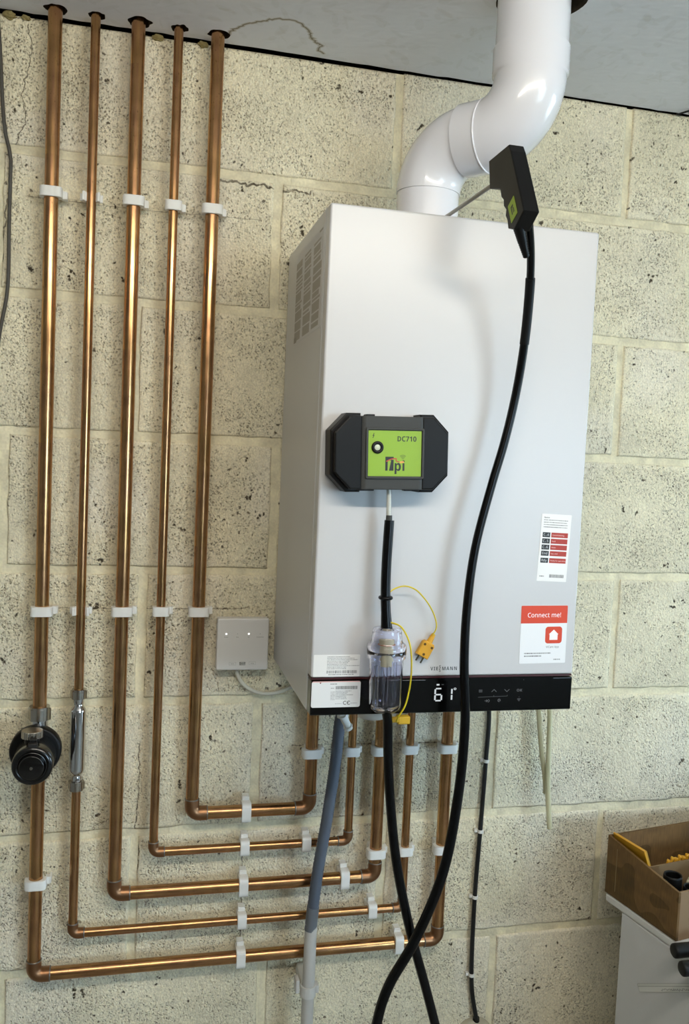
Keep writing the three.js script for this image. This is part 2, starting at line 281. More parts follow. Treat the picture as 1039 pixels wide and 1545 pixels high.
copperTex.repeat.set(1, 2.2); copperRough.repeat.set(1, 2.2);
M.fitting = std(0x966f50, 0.38, 1); M.solder = std(0x8f8a83, 0.4, 1);
M.clip = phys(0xe6e5df, 0.38, { clearcoat: 0.2 });
M.chrome = std(0xdcdcdc, 0.09, 1); M.nut = std(0xb5aea3, 0.24, 1); M.steel = std(0x8f8d84, 0.3, 1);
M.case = phys(0xc9c9c9, 0.36, { clearcoat: 0.25, clearcoatRoughness: 0.25 });
M.upvc = phys(0xe6e7ec, 0.2, { clearcoat: 0.7, clearcoatRoughness: 0.1 });
M.glassblack = phys(0x020202, 0.16); M.black = phys(0x080808, 0.45, { specularIntensity: 0.6 }); M.rubber = phys(0x070707, 0.45, { specularIntensity: 0.5 }); M.hose = phys(0x040404, 0.27, { specularIntensity: 0.5 });
M.grey = phys(0x3b3c3a, 0.5, { specularIntensity: 0.6 }); M.darkgrey = std(0x1c1c1b, 0.55);

// ---------------------------------------------------------------- the boiler
const BO = { w: 0.4, y0: 1.15, y1: 1.854, zb: 0.0075, zf: 0.346, seam: 1.2012 };
{
  const b = thing('boiler', 'white wall-hung gas boiler with a black glass control strip along its foot', 'boiler', [0, BO.y0, 0]);
  const h = BO.y1 - BO.y0, Y = (y) => y - BO.y0;
  mesh('side_casing', box(BO.w, h, 0.318 - BO.zb, BO.w / 2, h / 2, (0.318 + BO.zb) / 2, 0.002), M.case, b);
  const front = mesh('front_panel', box(BO.w, BO.y1 - BO.seam - 0.002, 0.0265, BO.w / 2, (Y(BO.seam) + 0.002 + h) / 2, 0.346 - 0.01325, 0.0035), M.case, b);
  mesh('red_trim', box(BO.w - 0.002, 0.0028, 0.024, BO.w / 2, Y(BO.seam) + 0.0005, 0.3325), std(0x3c0a0a, 0.35), b);
  const panel = mesh('control_panel', box(BO.w - 0.001, Y(BO.seam) - 0.0015, 0.0265, BO.w / 2 + 0.0005, (Y(BO.seam) - 0.0015) / 2 - 0.0005, 0.346 - 0.01325, 0.002), M.glassblack, b);
  // display: 61 degrees in seven-segment strokes, touch symbols
  const disp = print(1024, 300, (g, w, h2) => {
    g.fillStyle = '#000'; g.fillRect(0, 0, w, h2); g.strokeStyle = g.fillStyle = '#e9f1f4'; g.lineCap = 'butt';
    const S = (x, y, on) => { const a = 42, c = 46, seg = { t: [x, y, x + a, y], m: [x, y + c * 1.0 + 8, x + a, y + c + 8], d: [x, y + 2 * c + 16, x + a, y + 2 * c + 16], tl: [x - 4, y + 5, x - 4, y + c + 3], tr: [x + a + 4, y + 5, x + a + 4, y + c + 3], bl: [x - 4, y + c + 13, x - 4, y + 2 * c + 11], br: [x + a + 4, y + c + 13, x + a + 4, y + 2 * c + 11] }; g.lineWidth = 13; for (const k of on) { const s = seg[k]; g.beginPath(); g.moveTo(s[0], s[1]); g.lineTo(s[2], s[3]); g.stroke(); } };
    S(84, 92, ['t', 'm', 'd', 'tl', 'bl', 'br']); S(164, 92, ['tr', 'br']); 
    g.lineWidth = 6; g.beginPath(); g.arc(234, 97, 8, 0, 7); g.stroke();
    g.fillRect(88, 50, 22, 14); g.globalAlpha = 0.3; g.fillRect(126, 52, 18, 9);
    g.globalAlpha = 0.5; g.lineWidth = 4; g.beginPath(); for (const dy of [0, 9, 18]) { g.moveTo(424, 112 + dy); g.lineTo(452, 112 + dy); } g.stroke();
    g.lineWidth = 5; g.beginPath(); g.moveTo(526, 132); g.lineTo(546, 110); g.lineTo(566, 132); g.moveTo(630, 110); g.lineTo(650, 132); g.lineTo(670, 110); g.stroke();
    g.font = 'bold 34px sans-serif'; g.fillText('OK', 728, 133);
    g.lineWidth = 3; g.beginPath(); g.moveTo(420, 178); g.lineTo(655, 172); g.lineTo(655, 162); g.moveTo(546, 172); g.lineTo(546, 162); g.stroke();
    g.lineWidth = 5; g.beginPath(); g.arc(500, 212, 12, -1.5, 1.6); g.moveTo(474, 212); g.lineTo(500, 212); g.moveTo(486, 202); g.lineTo(500, 212); g.lineTo(486, 222); g.stroke();
    g.beginPath(); g.arc(594, 210, 13, 1.5, 4.8); g.moveTo(592, 200); g.lineTo(592, 218); g.moveTo(600, 200); g.lineTo(600, 218); g.stroke();
    g.beginPath(); g.arc(752, 220, 22, -2.3, -0.85); g.moveTo(742, 210); g.arc(752, 220, 12, -2.3, -0.85); g.stroke(); g.fillRect(749, 214, 7, 7);
    g.globalAlpha = 0.4; g.fillRect(780, 20, 4, 10); g.fillRect(750, 178, 4, 8);
  });
  const dp = mesh('display_screen', at(plate(0.200, 0.0490, 0.0005, 0.0003), 0.1685 + 0.100, Y(1.1755), 0.3458), phys(0x020202, 0.16, { emissive: 0xffffff, emissiveMap: disp, emissiveIntensity: 0.85 }), panel);
  // maker's mark and printed labels
  const mark = print(1024, 180, (g, w, h2) => { g.fillStyle = '#c9c9c9'; g.fillRect(0, 0, w, h2); g.fillStyle = '#3d4040'; g.font = 'bold 104px sans-serif'; let x = 20; for (const ch of 'VIE') { g.fillText(ch, x, 128); x += g.measureText(ch).width + 10; } g.font = 'bold 88px sans-serif'; g.fillText('S', x, 86); g.fillText('S', x, 160); x += 66; g.font = 'bold 104px sans-serif'; for (const ch of 'MANN') { g.fillText(ch, x, 128); x += g.measureText(ch).width + 10; } });
  mesh('maker_mark', at(plate(0.0685, 0.0125, 0.0004, 0.0002), 0.1735 + 0.0343, Y(1.2145), BO.zf), std(0xffffff, 0.4, 0, { map: mark }), front);
  const lines = (g, x, y, w, n, dy, th, col, f = () => 1) => { g.fillStyle = col; for (let i = 0; i < n; i++) { let q = x; const e = x + w * f(i); while (q < e) { const k = Math.min(rr(8, 34), e - q); g.globalAlpha = rr(0.45, 0.8); g.fillRect(q, y + i * dy, k, th); q += k + rr(3, 7); } } g.globalAlpha = 1; };
  const bars = (g, x, y, w, h2, n) => { g.fillStyle = '#333'; for (let q = x; q < x + w;) { const k = rr(2, 7); g.fillRect(q, y, k, h2); q += k + rr(2, n); } };
  // fault-code sticker
  const s1 = print(512, 1100, (g, w, h2) => {
    g.fillStyle = '#f1f1ef'; g.fillRect(0, 0, w, h2); g.fillStyle = '#222'; g.font = 'bold 30px sans-serif'; g.fillText('Notice', 40, 70); lines(g, 40, 92, 420, 4, 38, 14, '#555', (i) => [1, 0.95, 1, 0.98][i]);
    ['C.4', 'C.5', 'C.6', 'End', 'Rdy'].forEach((c, i) => { const y = 300 + i * 101 + (i > 3 ? 14 : 0); g.fillStyle = '#151515'; g.fillRect(36, y, 132, 80); g.fillStyle = '#ddd'; g.font = '54px monospace'; g.fillText(c, 50, y + 58); g.fillStyle = '#b02c12'; g.fillRect(186, y, 288, 80); });
    g.fillStyle = '#f0d5cf'; g.font = '30px sans-serif'; ['Commissioning', 'Fault', 'Water', 'Gas, end', 'Ready for operation'].forEach((c, i) => g.fillText(c, 204, 352 + i * 101 + (i > 3 ? 14 : 0)));
    lines(g, 40, 1008, 80, 1, 30, 20, '#777'); bars(g, 210, 985, 250, 52, 6);
  });
  mesh('sticker', at(plate(0.0475, 0.0995, 0.001), 0.3575, Y(1.3925), BO.zf, 0, 0, -0.03), std(0xffffff, 0.45, 0, { map: s1 }), front).userData.label = 'white fault-code sticker with five red bars';
  const s2 = print(800, 960, (g, w, h2) => {
    g.fillStyle = '#eef0f1'; g.fillRect(0, 0, w, h2); g.fillStyle = '#d8400f'; g.fillRect(0, 0, w, 292); g.fillStyle = '#fff'; g.font = '104px sans-serif'; g.textAlign = 'center'; g.fillText('Connect me!', w / 2, 192); g.textAlign = 'left';
    g.fillStyle = '#d8400f'; g.beginPath(); g.moveTo(450, 350); g.arcTo(720, 350, 720, 620, 50); g.arcTo(720, 630, 440, 630, 50); g.arcTo(430, 630, 430, 350, 50); g.arcTo(430, 350, 720, 350, 50); g.fill();
    g.fillStyle = '#fff'; g.beginPath(); g.moveTo(575, 400); g.lineTo(660, 480); g.lineTo(645, 480); g.lineTo(645, 572); g.lineTo(505, 572); g.lineTo(505, 480); g.lineTo(490, 480); g.fill();
    g.fillStyle = '#555'; g.font = '46px sans-serif'; g.fillText('ViCare App', 450, 705); lines(g, 80, 782, 460, 2, 46, 20, '#555', (i) => 1 - i * 0.35); lines(g, 590, 890, 120, 1, 20, 18, '#666');
  });
  mesh('sticker', at(plate(0.0742, 0.0862, 0.0015), 0.3487, Y(1.2635), BO.zf, 0, 0, 0.01), std(0xffffff, 0.45, 0, { map: s2 }), front).userData.label = 'white sticker with a red Connect me! heading';
  const s3 = print(800, 380, (g, w, h2) => { g.fillStyle = '#ecece9'; g.fillRect(0, 0, w, h2); lines(g, 230, 30, 560, 9, 26, 11, '#666', (i) => [0.7, 0.85, 0.95, 0.7, 0.65, 0.62, 1, 0.6, 0.6][i]); bars(g, 230, 272, 520, 52, 12); lines(g, 260, 338, 440, 1, 12, 14, '#666'); });
  mesh('sticker', at(plate(0.0665, 0.031, 0.001), 0.0365, Y(1.2205), BO.zf), std(0xffffff, 0.45, 0, { map: s3 }), front).userData.label = 'clear sticker of small print with a barcode';
  const s4 = print(900, 480, (g, w, h2) => {
    g.fillStyle = '#e6e8e7'; g.fillRect(0, 0, w, h2); g.fillStyle = '#e5b9b5'; g.fillRect(0, 0, w, 18); g.fillStyle = '#6b1d1d'; g.beginPath(); g.moveTo(140, 20); g.lineTo(176, 20); g.lineTo(158, 46); g.fill();
    lines(g, 340, 42, 120, 1, 20, 16, '#555'); bars(g, 440, 90, 400, 60, 6); lines(g, 350, 120, 60, 1, 20, 14, '#777'); lines(g, 350, 190, 80, 7, 24, 10, '#777'); lines(g, 440, 176, 330, 7, 24, 11, '#666', (i) => [0.9, 0.7, 0.65, 1, 0.6, 0.6, 0.65][i]);
    g.lineWidth = 11; g.strokeStyle = '#3b3f3e'; g.beginPath(); g.arc(622, 400, 30, 0.8, 5.5); g.stroke(); g.beginPath(); g.arc(692, 400, 30, 0.8, 5.5); g.moveTo(662, 400); g.lineTo(690, 400); g.stroke(); lines(g, 720, 404, 130, 1, 10, 9, '#777'); lines(g, 440, 410, 120, 1, 10, 9, '#888');
  });
  mesh('sticker', at(plate(0.0705, 0.0372, 0.003), 0.0372, Y(1.1797), 0.3458), std(0xffffff, 0.4, 0, { map: s4 }), panel).userData.label = 'white rating plate with a CE mark';
  // printed columns on the left flank
  const s5 = print(1024, 640, (g, w, h2) => { g.fillStyle = '#c9c9c9'; g.fillRect(0, 0, w, h2); for (const x of [40, 370, 700]) for (let y = 60; y < 590;) { const n = 1 + (rnd() * 4 | 0); g.fillStyle = '#9a958b'; g.fillRect(x, y, rr(220, 280), n * 16); y += n * 16 + rr(7, 12); } g.fillStyle = '#8a857b'; g.fillRect(880, 14, 110, 14); g.fillRect(30, 596, 110, 40); });
  mesh('printed_notice', at(plate(0.225, 0.142, 0.001, 0.0003), 0, Y(1.764), 0.198, 0, -Math.PI / 2, 0), std(0xffffff, 0.45, 0, { map: s5 }), b);
  mesh('bottom_plate', box(BO.w - 0.02, 0.004, 0.28, BO.w / 2, -0.001, 0.16), std(0x2b2b2a, 0.7), b);
  mesh('pressure_gauge', at(lathe([[0, -0.02], [0.02, -0.018], [0.026, -0.006], [0.026, 0.004], [0, 0.004]]), 0.107, -0.003, 0.29), std(0xcfcfca, 0.4), b);
}
// ---------------------------------------------------------------- flue
{
  const L = [0.195, 0.163], U = [0.3015, 0.2925], d = V(U[0] - L[0], 0, U[1] - L[1]), len = d.length(); d.normalize();
  const ym = 2.008, Rb = 0.072, R = 0.0495, f = thing('flue_pipe', 'glossy white plastic flue pipe bending from the boiler top to the ceiling', 'pipe', [L[0], BO.y1, L[1]]);
  const P = (s, y) => V(d.x * s, y - BO.y1, d.z * s);
  const arc = (c, a0, a1, r, n = 24) => Array.from({ length: n + 1 }, (_, i) => { const a = a0 + (a1 - a0) * i / n; return P(c[0] + Math.cos(a) * Rb, c[1] + Math.sin(a) * Rb); });
  mesh('lower_pipe', sweep([P(0, BO.y1 - 0.004), P(0, 1.9), P(0, ym - Rb)], R, 48), M.upvc, f);
  mesh('elbow', sweep([...arc([Rb, ym - Rb], Math.PI, Math.PI / 2, R), P(len - Rb - 0.03, ym)], (t) => R + 0.0015, 48), M.upvc, f);
  mesh('collar', sweep([P(Rb - 0.008, ym), P(Rb - 0.006, ym), P(Rb + 0.030, ym), P(Rb + 0.0315, ym)], (t) => (t === 0 ? R + 0.001 : t === 1 ? R + 0.002 : R + 0.0045), 48), M.upvc, f);
  mesh('elbow', sweep([P(Rb + 0.028, ym), ...arc([len - Rb, ym + Rb], -Math.PI / 2, 0, R), P(len, ym + Rb + 0.004)], (t) => R + 0.0032, 48), M.upvc, f);
  mesh('seal_ring', (() => { const g = new THREE.TorusGeometry(R + 0.0042, 0.0014, 10, 48); const q = new THREE.Quaternion().setFromUnitVectors(V(0, 0, 1), d); g.applyQuaternion(q); const c = P(Rb + 0.033, ym); return g.translate(c.x, c.y, c.z); })(), M.upvc, f);
  mesh('socket', sweep([P(len, ym + Rb + 0.001), P(len, ym + Rb + 0.003), P(len, ym + Rb + 0.040), P(len, ym + Rb + 0.043)], (t) => (t === 0 ? R + 0.003 : t === 1 ? R + 0.0035 : R + 0.0062), 48), M.upvc, f);
  mesh('upper_pipe', sweep([P(len, ym + Rb + 0.03), P(len, 2.3)], R + 0.0035, 48), M.upvc, f);
  mesh('test_point', merge([cyl(0.004, 0.004, 0.006, 0.018, 0.018, 0.050), at(new THREE.TorusGeometry(0.005, 0.0012, 8, 20), 0.014, 0.012, 0.052)]), M.steel, f);
}
// ---------------------------------------------------------------- copper pipe runs
const PZ = 0.032;
const RUNS = [
  { r: 0.011, x: -0.3897, y: 0.6195, x2: 0.3265, cut: [0.968, 1.060], what: 'outermost thick copper pipe, the one carrying the black filter' },
  { r: 0.0075, x: -0.3285, y: 0.6865, x2: 0.2548, cut: [0.944, 1.100], what: 'thin copper pipe carrying the chrome tube' },
  { r: 0.011, x: -0.2625, y: 0.7505, x2: 0.1990, what: 'thick copper pipe in the middle of the five' },
  { r: 0.0075, x: -0.1990, y: 0.8200, x2: 0.1455, what: 'thin copper pipe between the two unbroken thick ones' },
  { r: 0.011, x: -0.1360, y: 0.8850, x2: 0.0715, what: 'innermost thick copper pipe, beside the small white control box' },
];
function elbowParts(parent, x, y, sx, r) {            // bend with two sockets; opens upward and towards sx
  const R = r * 1.15 + 0.002, o = r + 0.0014, s = r * 1.05, pts = [V(x, y + R + s, PZ), V(x, y + R + 0.001, PZ)];
  for (let i = 0; i <= 12; i++) { const a = i / 12 * Math.PI / 2; pts.push(V(x + sx * (R - R * Math.cos(a)), y + R - R * Math.sin(a), PZ)); }
  pts.push(V(x + sx * (R + s), y, PZ));
  const e = mesh('elbow', sweep(pts, o, 24), M.fitting, parent);
  for (const [px, py, ry] of [[x, y + R + s, 0], [x + sx * (R + s), y, 1]]) mesh('solder_ring', at(new THREE.TorusGeometry(r + 0.0006, 0.0012, 8, 28), px, py, PZ, ry ? 0 : Math.PI / 2, ry ? Math.PI / 2 : 0, 0), M.solder, e);
}
for (const p of RUNS) {
  const t = thing('copper_pipe', p.what + ', turning under the boiler', 'pipe');
  const v = (a, b) => mesh('pipe_length', sweep(straight([p.x, a, PZ], [p.x, b, PZ]), p.r, 28), M.copper, t);
  if (p.cut) { v(p.y + 0.012, p.cut[0]); v(p.cut[1], 2.29); } else v(p.y + 0.012, 2.29);
  mesh('pipe_length', sweep(straight([p.x + 0.012, p.y, PZ], [p.x2 - 0.012, p.y, PZ]), p.r, 28), M.copper, t);
  mesh('pipe_length', sweep(straight([p.x2, p.y + 0.012, PZ], [p.x2, BO.y0 + 0.003, PZ]), p.r, 28), M.copper, t);
  elbowParts(t, p.x, p.y, 1, p.r); elbowParts(t, p.x2, p.y, -1, p.r);
}
// hinged plastic clips: foot and cradle on the wall, strap over the pipe, latch to one side
function makeClip(r, open) {
  const g = new THREE.Group(), o = r + 0.0036, w = 0.0145, n = 24, ring = (a0, a1, ri, ro) => { const s = new THREE.Shape(); for (let i = 0; i <= n; i++) { const a = a0 + (a1 - a0) * i / n; const x = Math.cos(a) * ro, y = Math.sin(a) * ro; i ? s.lineTo(x, y) : s.moveTo(x, y); } for (let i = n; i >= 0; i--) { const a = a0 + (a1 - a0) * i / n; s.lineTo(Math.cos(a) * ri, Math.sin(a) * ri); } return s; };
  const flat = (s, d = w) => at(extrude(s, d, 0.0006), 0, d / 2, PZ, Math.PI / 2, 0, 0);       // shape plane x-y becomes x-z, +y towards the room
  const foot = merge([flat(ring(Math.PI * (open ? 0.88 : 0.97), Math.PI * (open ? 2.12 : 2.03), r + 0.0001, o)), box(r * 1.5, w * 0.9, PZ - r - 0.001, 0, 0, (PZ - r - 0.001) / 2 + 0.0004, 0.001)]);
  mesh('cradle', foot, M.clip, g);
  if (open) { for (const s of [-1, 1]) mesh('cradle_arm', merge([box(0.0042, w, 0.015, s * (o + 0.0005), 0, PZ + 0.001, 0.0008), box(0.005, w * 0.8, 0.005, s * (o + 0.004), 0, PZ - 0.006, 0.0006)]), M.clip, g); }
  else {
    const s = new THREE.Shape(), c = o + 0.0027; s.moveTo(c, -0.004); s.lineTo(c, o * 0.45); s.quadraticCurveTo(c, o + 0.0004, o * 0.45, o + 0.0004); s.lineTo(-o * 0.45, o + 0.0004); s.quadraticCurveTo(-c, o + 0.0004, -c, o * 0.45); s.lineTo(-c, -0.004); s.lineTo(-r - 0.0002, -0.004);
    for (let i = 0; i <= n; i++) { const a = Math.PI - Math.PI * i / n; s.lineTo(Math.cos(a) * (r + 0.0002), Math.sin(a) * (r + 0.0002)); } s.lineTo(r + 0.0002, -0.004);
    mesh('strap', flat(s, w + 0.0015), M.clip, g);
    mesh('latch', merge([box(0.007, w * 0.88, 0.012, o + 0.0036, 0, PZ - 0.0105, 0.0008), box(0.0026, w * 0.8, 0.016, o + 0.0082, 0, PZ - 0.0135, 0.0006)]), M.clip, g);
  }
  return g;
}
const clipProto = {};
function clip(r, open, x, y, turn, label, group) {
  const k = r + '_' + open; clipProto[k] ??= makeClip(r, open);
  const c = clipProto[k].clone(); c.name = numbered('pipe_clip'); c.position.set(x, y, 0); c.rotation.z = turn; c.userData = { label, category: 'pipe clip', group }; scene.add(c);
}
const short = ['pipe with the black filter', 'thin pipe with the chrome tube', 'middle thick pipe', 'fourth pipe from the left', 'thick pipe nearest the control box'];
RUNS.forEach((p, i) => {
  clip(p.r, i === 1, p.x, 1.911, 0, (i === 1 ? 'unlatched open' : 'closed') + ' white clip in the top row, on the ' + short[i], 'clips in the upper row on the upright pipes');
  clip(p.r, i === 1, p.x, 1.2395, 0, (i === 1 ? 'unlatched open' : 'closed') + ' white clip in the middle row, on the ' + short[i], 'clips in the middle row on the upright pipes');
  clip(p.r, false, -0.042, p.y, Math.PI / 2, 'white clip in the left column on the level runs, ' + ['lowest of the column', 'fourth one down', 'third one down', 'second one down', 'topmost of the column'][i], 'clips in the column on the level pipe runs');
  if (i < 4) clip(p.r, false, [0.250, 0.1965, 0.141, 0.068][i], p.y, Math.PI / 2, 'white clip by the grey hose, ' + ['lowest level run behind the crossing hoses', 'second lowest level run', 'middle level run', 'second highest level run'][i], 'clips near the right ends of the level runs');
  clip(p.r, false, p.x2, 0.986, 0, 'white clip just under the boiler on the ' + ['rightmost riser', 'thin riser second from the right', 'middle riser, half behind the black hose', 'thin riser beside the grey hose', 'leftmost riser'][i], 'clips in the row under the boiler');
  if (i < 3) clip(p.r, false, p.x2, 0.795, 0, 'white clip in the lower row of risers, on the ' + ['rightmost riser, beside the black hose', 'thin riser between two thick ones', 'thick riser just above its elbow'][i], 'clips in the lower row on the risers');
});
clip(0.011, false, RUNS[0].x, 0.7800, 0, 'lone white clip below the black filter near the bottom left corner', 'clips on the filter pipe');
// ---------------------------------------------------------------- black magnetic filter on the outermost pipe
const hex = (r, h, x, y, z) => at(new THREE.CylinderGeometry(r, r, h, 6), x, y, z, 0, 0.35, 0);
{
  const t = thing('system_filter', 'black drum-shaped heating filter with a chrome bleed cap and nuts', 'filter', [-0.3897, 1.012, PZ]);
  for (const [y, s] of [[0.056, 1], [-0.040, -1]]) mesh('nut', merge([hex(0.0185, 0.019, 0, y, 0), cyl(0.0165, 0.0165, 0.004, 0, y + s * 0.0105, 0)]), M.nut, t);
  mesh('valve_body', cyl(0.0135, 0.0135, 0.1, 0, 0, 0), M.chrome, t);
  mesh('flange', at(lathe([[0, -0.01], [0.037, -0.01], [0.0405, -0.006], [0.0405, 0.008], [0.037, 0.012], [0, 0.012]], 48), -0.003, 0, 0.014, Math.PI / 2), M.black, t);
  const d = mesh('drum', at(lathe([[0, 0], [0.031, 0], [0.031, 0.066], [0.0295, 0.070], [0.0245, 0.072], [0.0235, 0.070], [0.0195, 0.070], [0.019, 0.077], [0.0175, 0.079], [0, 0.079]], 48), 0, 0, 0.022, Math.PI / 2), phys(0x070707, 0.22, { clearcoat: 0.4 }), t);
  mesh('vent_pin', at(cyl(0.0022, 0.0022, 0.002), 0, 0, 0.102, Math.PI / 2), M.steel, d);
  mesh('boss', cyl(0.011, 0.012, 0.018, -0.004, 0.029, 0.060), M.black, t);
  const knurl = new THREE.Shape(); for (let i = 0; i <= 96; i++) { const a = i / 96 * 6.2832, q = 0.0158 + (i % 4 < 2 ? 0.0006 : 0); const X = Math.cos(a) * q, Y = Math.sin(a) * q; i ? knurl.lineTo(X, Y) : knurl.moveTo(X, Y); }
  mesh('bleed_cap', at(extrude(knurl, 0.012, 0.0012), -0.004, 0.0475, 0.060, Math.PI / 2), M.nut, t);
  mesh('latch', merge([box(0.014, 0.008, 0.010, 0, 0.031, 0.086, 0.0015), at(box(0.010, 0.010, 0.006, 0, 0, 0, 0.001), 0, 0.036, 0.079, 0.5)]), M.darkgrey, t);
}
// ---------------------------------------------------------------- chrome scale reducer on the thin pipe
{
  const t = thing('scale_reducer', 'polished chrome tube with hexagonal end nuts on a thin copper pipe', 'pipe fitting', [-0.3285, 1.022, PZ]);
  mesh('barrel', lathe([[0.0085, -0.070], [0.0085, -0.064], [0.0075, -0.062], [0.0075, -0.059], [0.0118, -0.055], [0.0127, -0.050], [0.0127, 0.048], [0.0118, 0.053], [0.0082, 0.058], [0.0082, 0.063], [0.009, 0.065], [0.009, 0.070]]), M.chrome, t);
  for (const [y, s] of [[0.077, 1], [-0.077, -1]]) mesh('nut', merge([hex(0.0135, 0.013, 0, y, 0), cyl(0.0115, 0.0115, 0.003, 0, y + s * 0.0075, 0)]), M.nut, t);
}
// ---------------------------------------------------------------- control box and its lead
{
  const t = thing('control_box', 'small square white control box with status lights on the block wall', 'control box', [-0.058, 1.181, 0.001]);
  mesh('back_box', box(0.082, 0.082, 0.010, 0, 0, 0.005, 0.002), std(0xd9d8d2, 0.5), t);
  const g = extrude(roundedShape(0.0895, 0.0905, 0.004), 0.021, 0.002); g.translate(0, 0, 0.009);
  const c = mesh('cover', g, phys(0xd9d8d4, 0.42), t);
  const face = print(512, 512, (q, w, h) => { q.fillStyle = '#d9d8d4'; q.fillRect(0, 0, w, h); q.fillStyle = '#6d6c68'; q.font = '15px sans-serif'; q.textAlign = 'center'; [['Power', 76], ['Bus', 196], ['Int', 316], ['Connection', 438]].forEach(([s, x]) => q.fillText(s, x, 182)); for (const x of [196, 438]) q.fillRect(x - 3, 140, 6, 6); q.strokeStyle = '#8c8b86'; q.lineWidth = 1.5; q.strokeRect(118, 446, 70, 32); q.strokeRect(330, 442, 70, 32); q.fillText('Reset', 153, 468); q.fillText('Setup', 365, 464); q.fillStyle = '#55544f'; q.fillRect(228, 444, 62, 34); q.fillStyle = '#d9d8d4'; q.font = 'bold 17px sans-serif'; q.fillText('OPEN', 259, 459); q.fillText('THERM', 259, 475); });
  mesh('printed_face', at(plate(0.083, 0.084, 0.003, 0.0002), 0, 0, 0.0299), std(0xffffff, 0.42, 0, { map: face }), c);
  for (const x of [-0.0292, 0.0097]) mesh('status_light', at(cyl(0.0014, 0.0014, 0.0008, 0, 0, 0, 12), x, 0.0185, 0.0304, Math.PI / 2), std(0xffffff, 0.4, 0, { emissive: 0xffffff, emissiveIntensity: 1.6 }), c);
  const w = thing('control_lead', 'white cable curving from the control box behind the boiler', 'cable', [-0.067, 1.135, 0]);
  mesh('sheath', sweep(curve([[0.000, 0.008, 0.012], [0.002, -0.006, 0.014], [0.012, -0.026, 0.014], [0.036, -0.043, 0.012], [0.066, -0.047, 0.011], [0.100, -0.036, 0.011], [0.135, -0.008, 0.012], [0.16, 0.03, 0.016]], 60), 0.0033, 14), std(0xc9c5b4, 0.5), w);
}
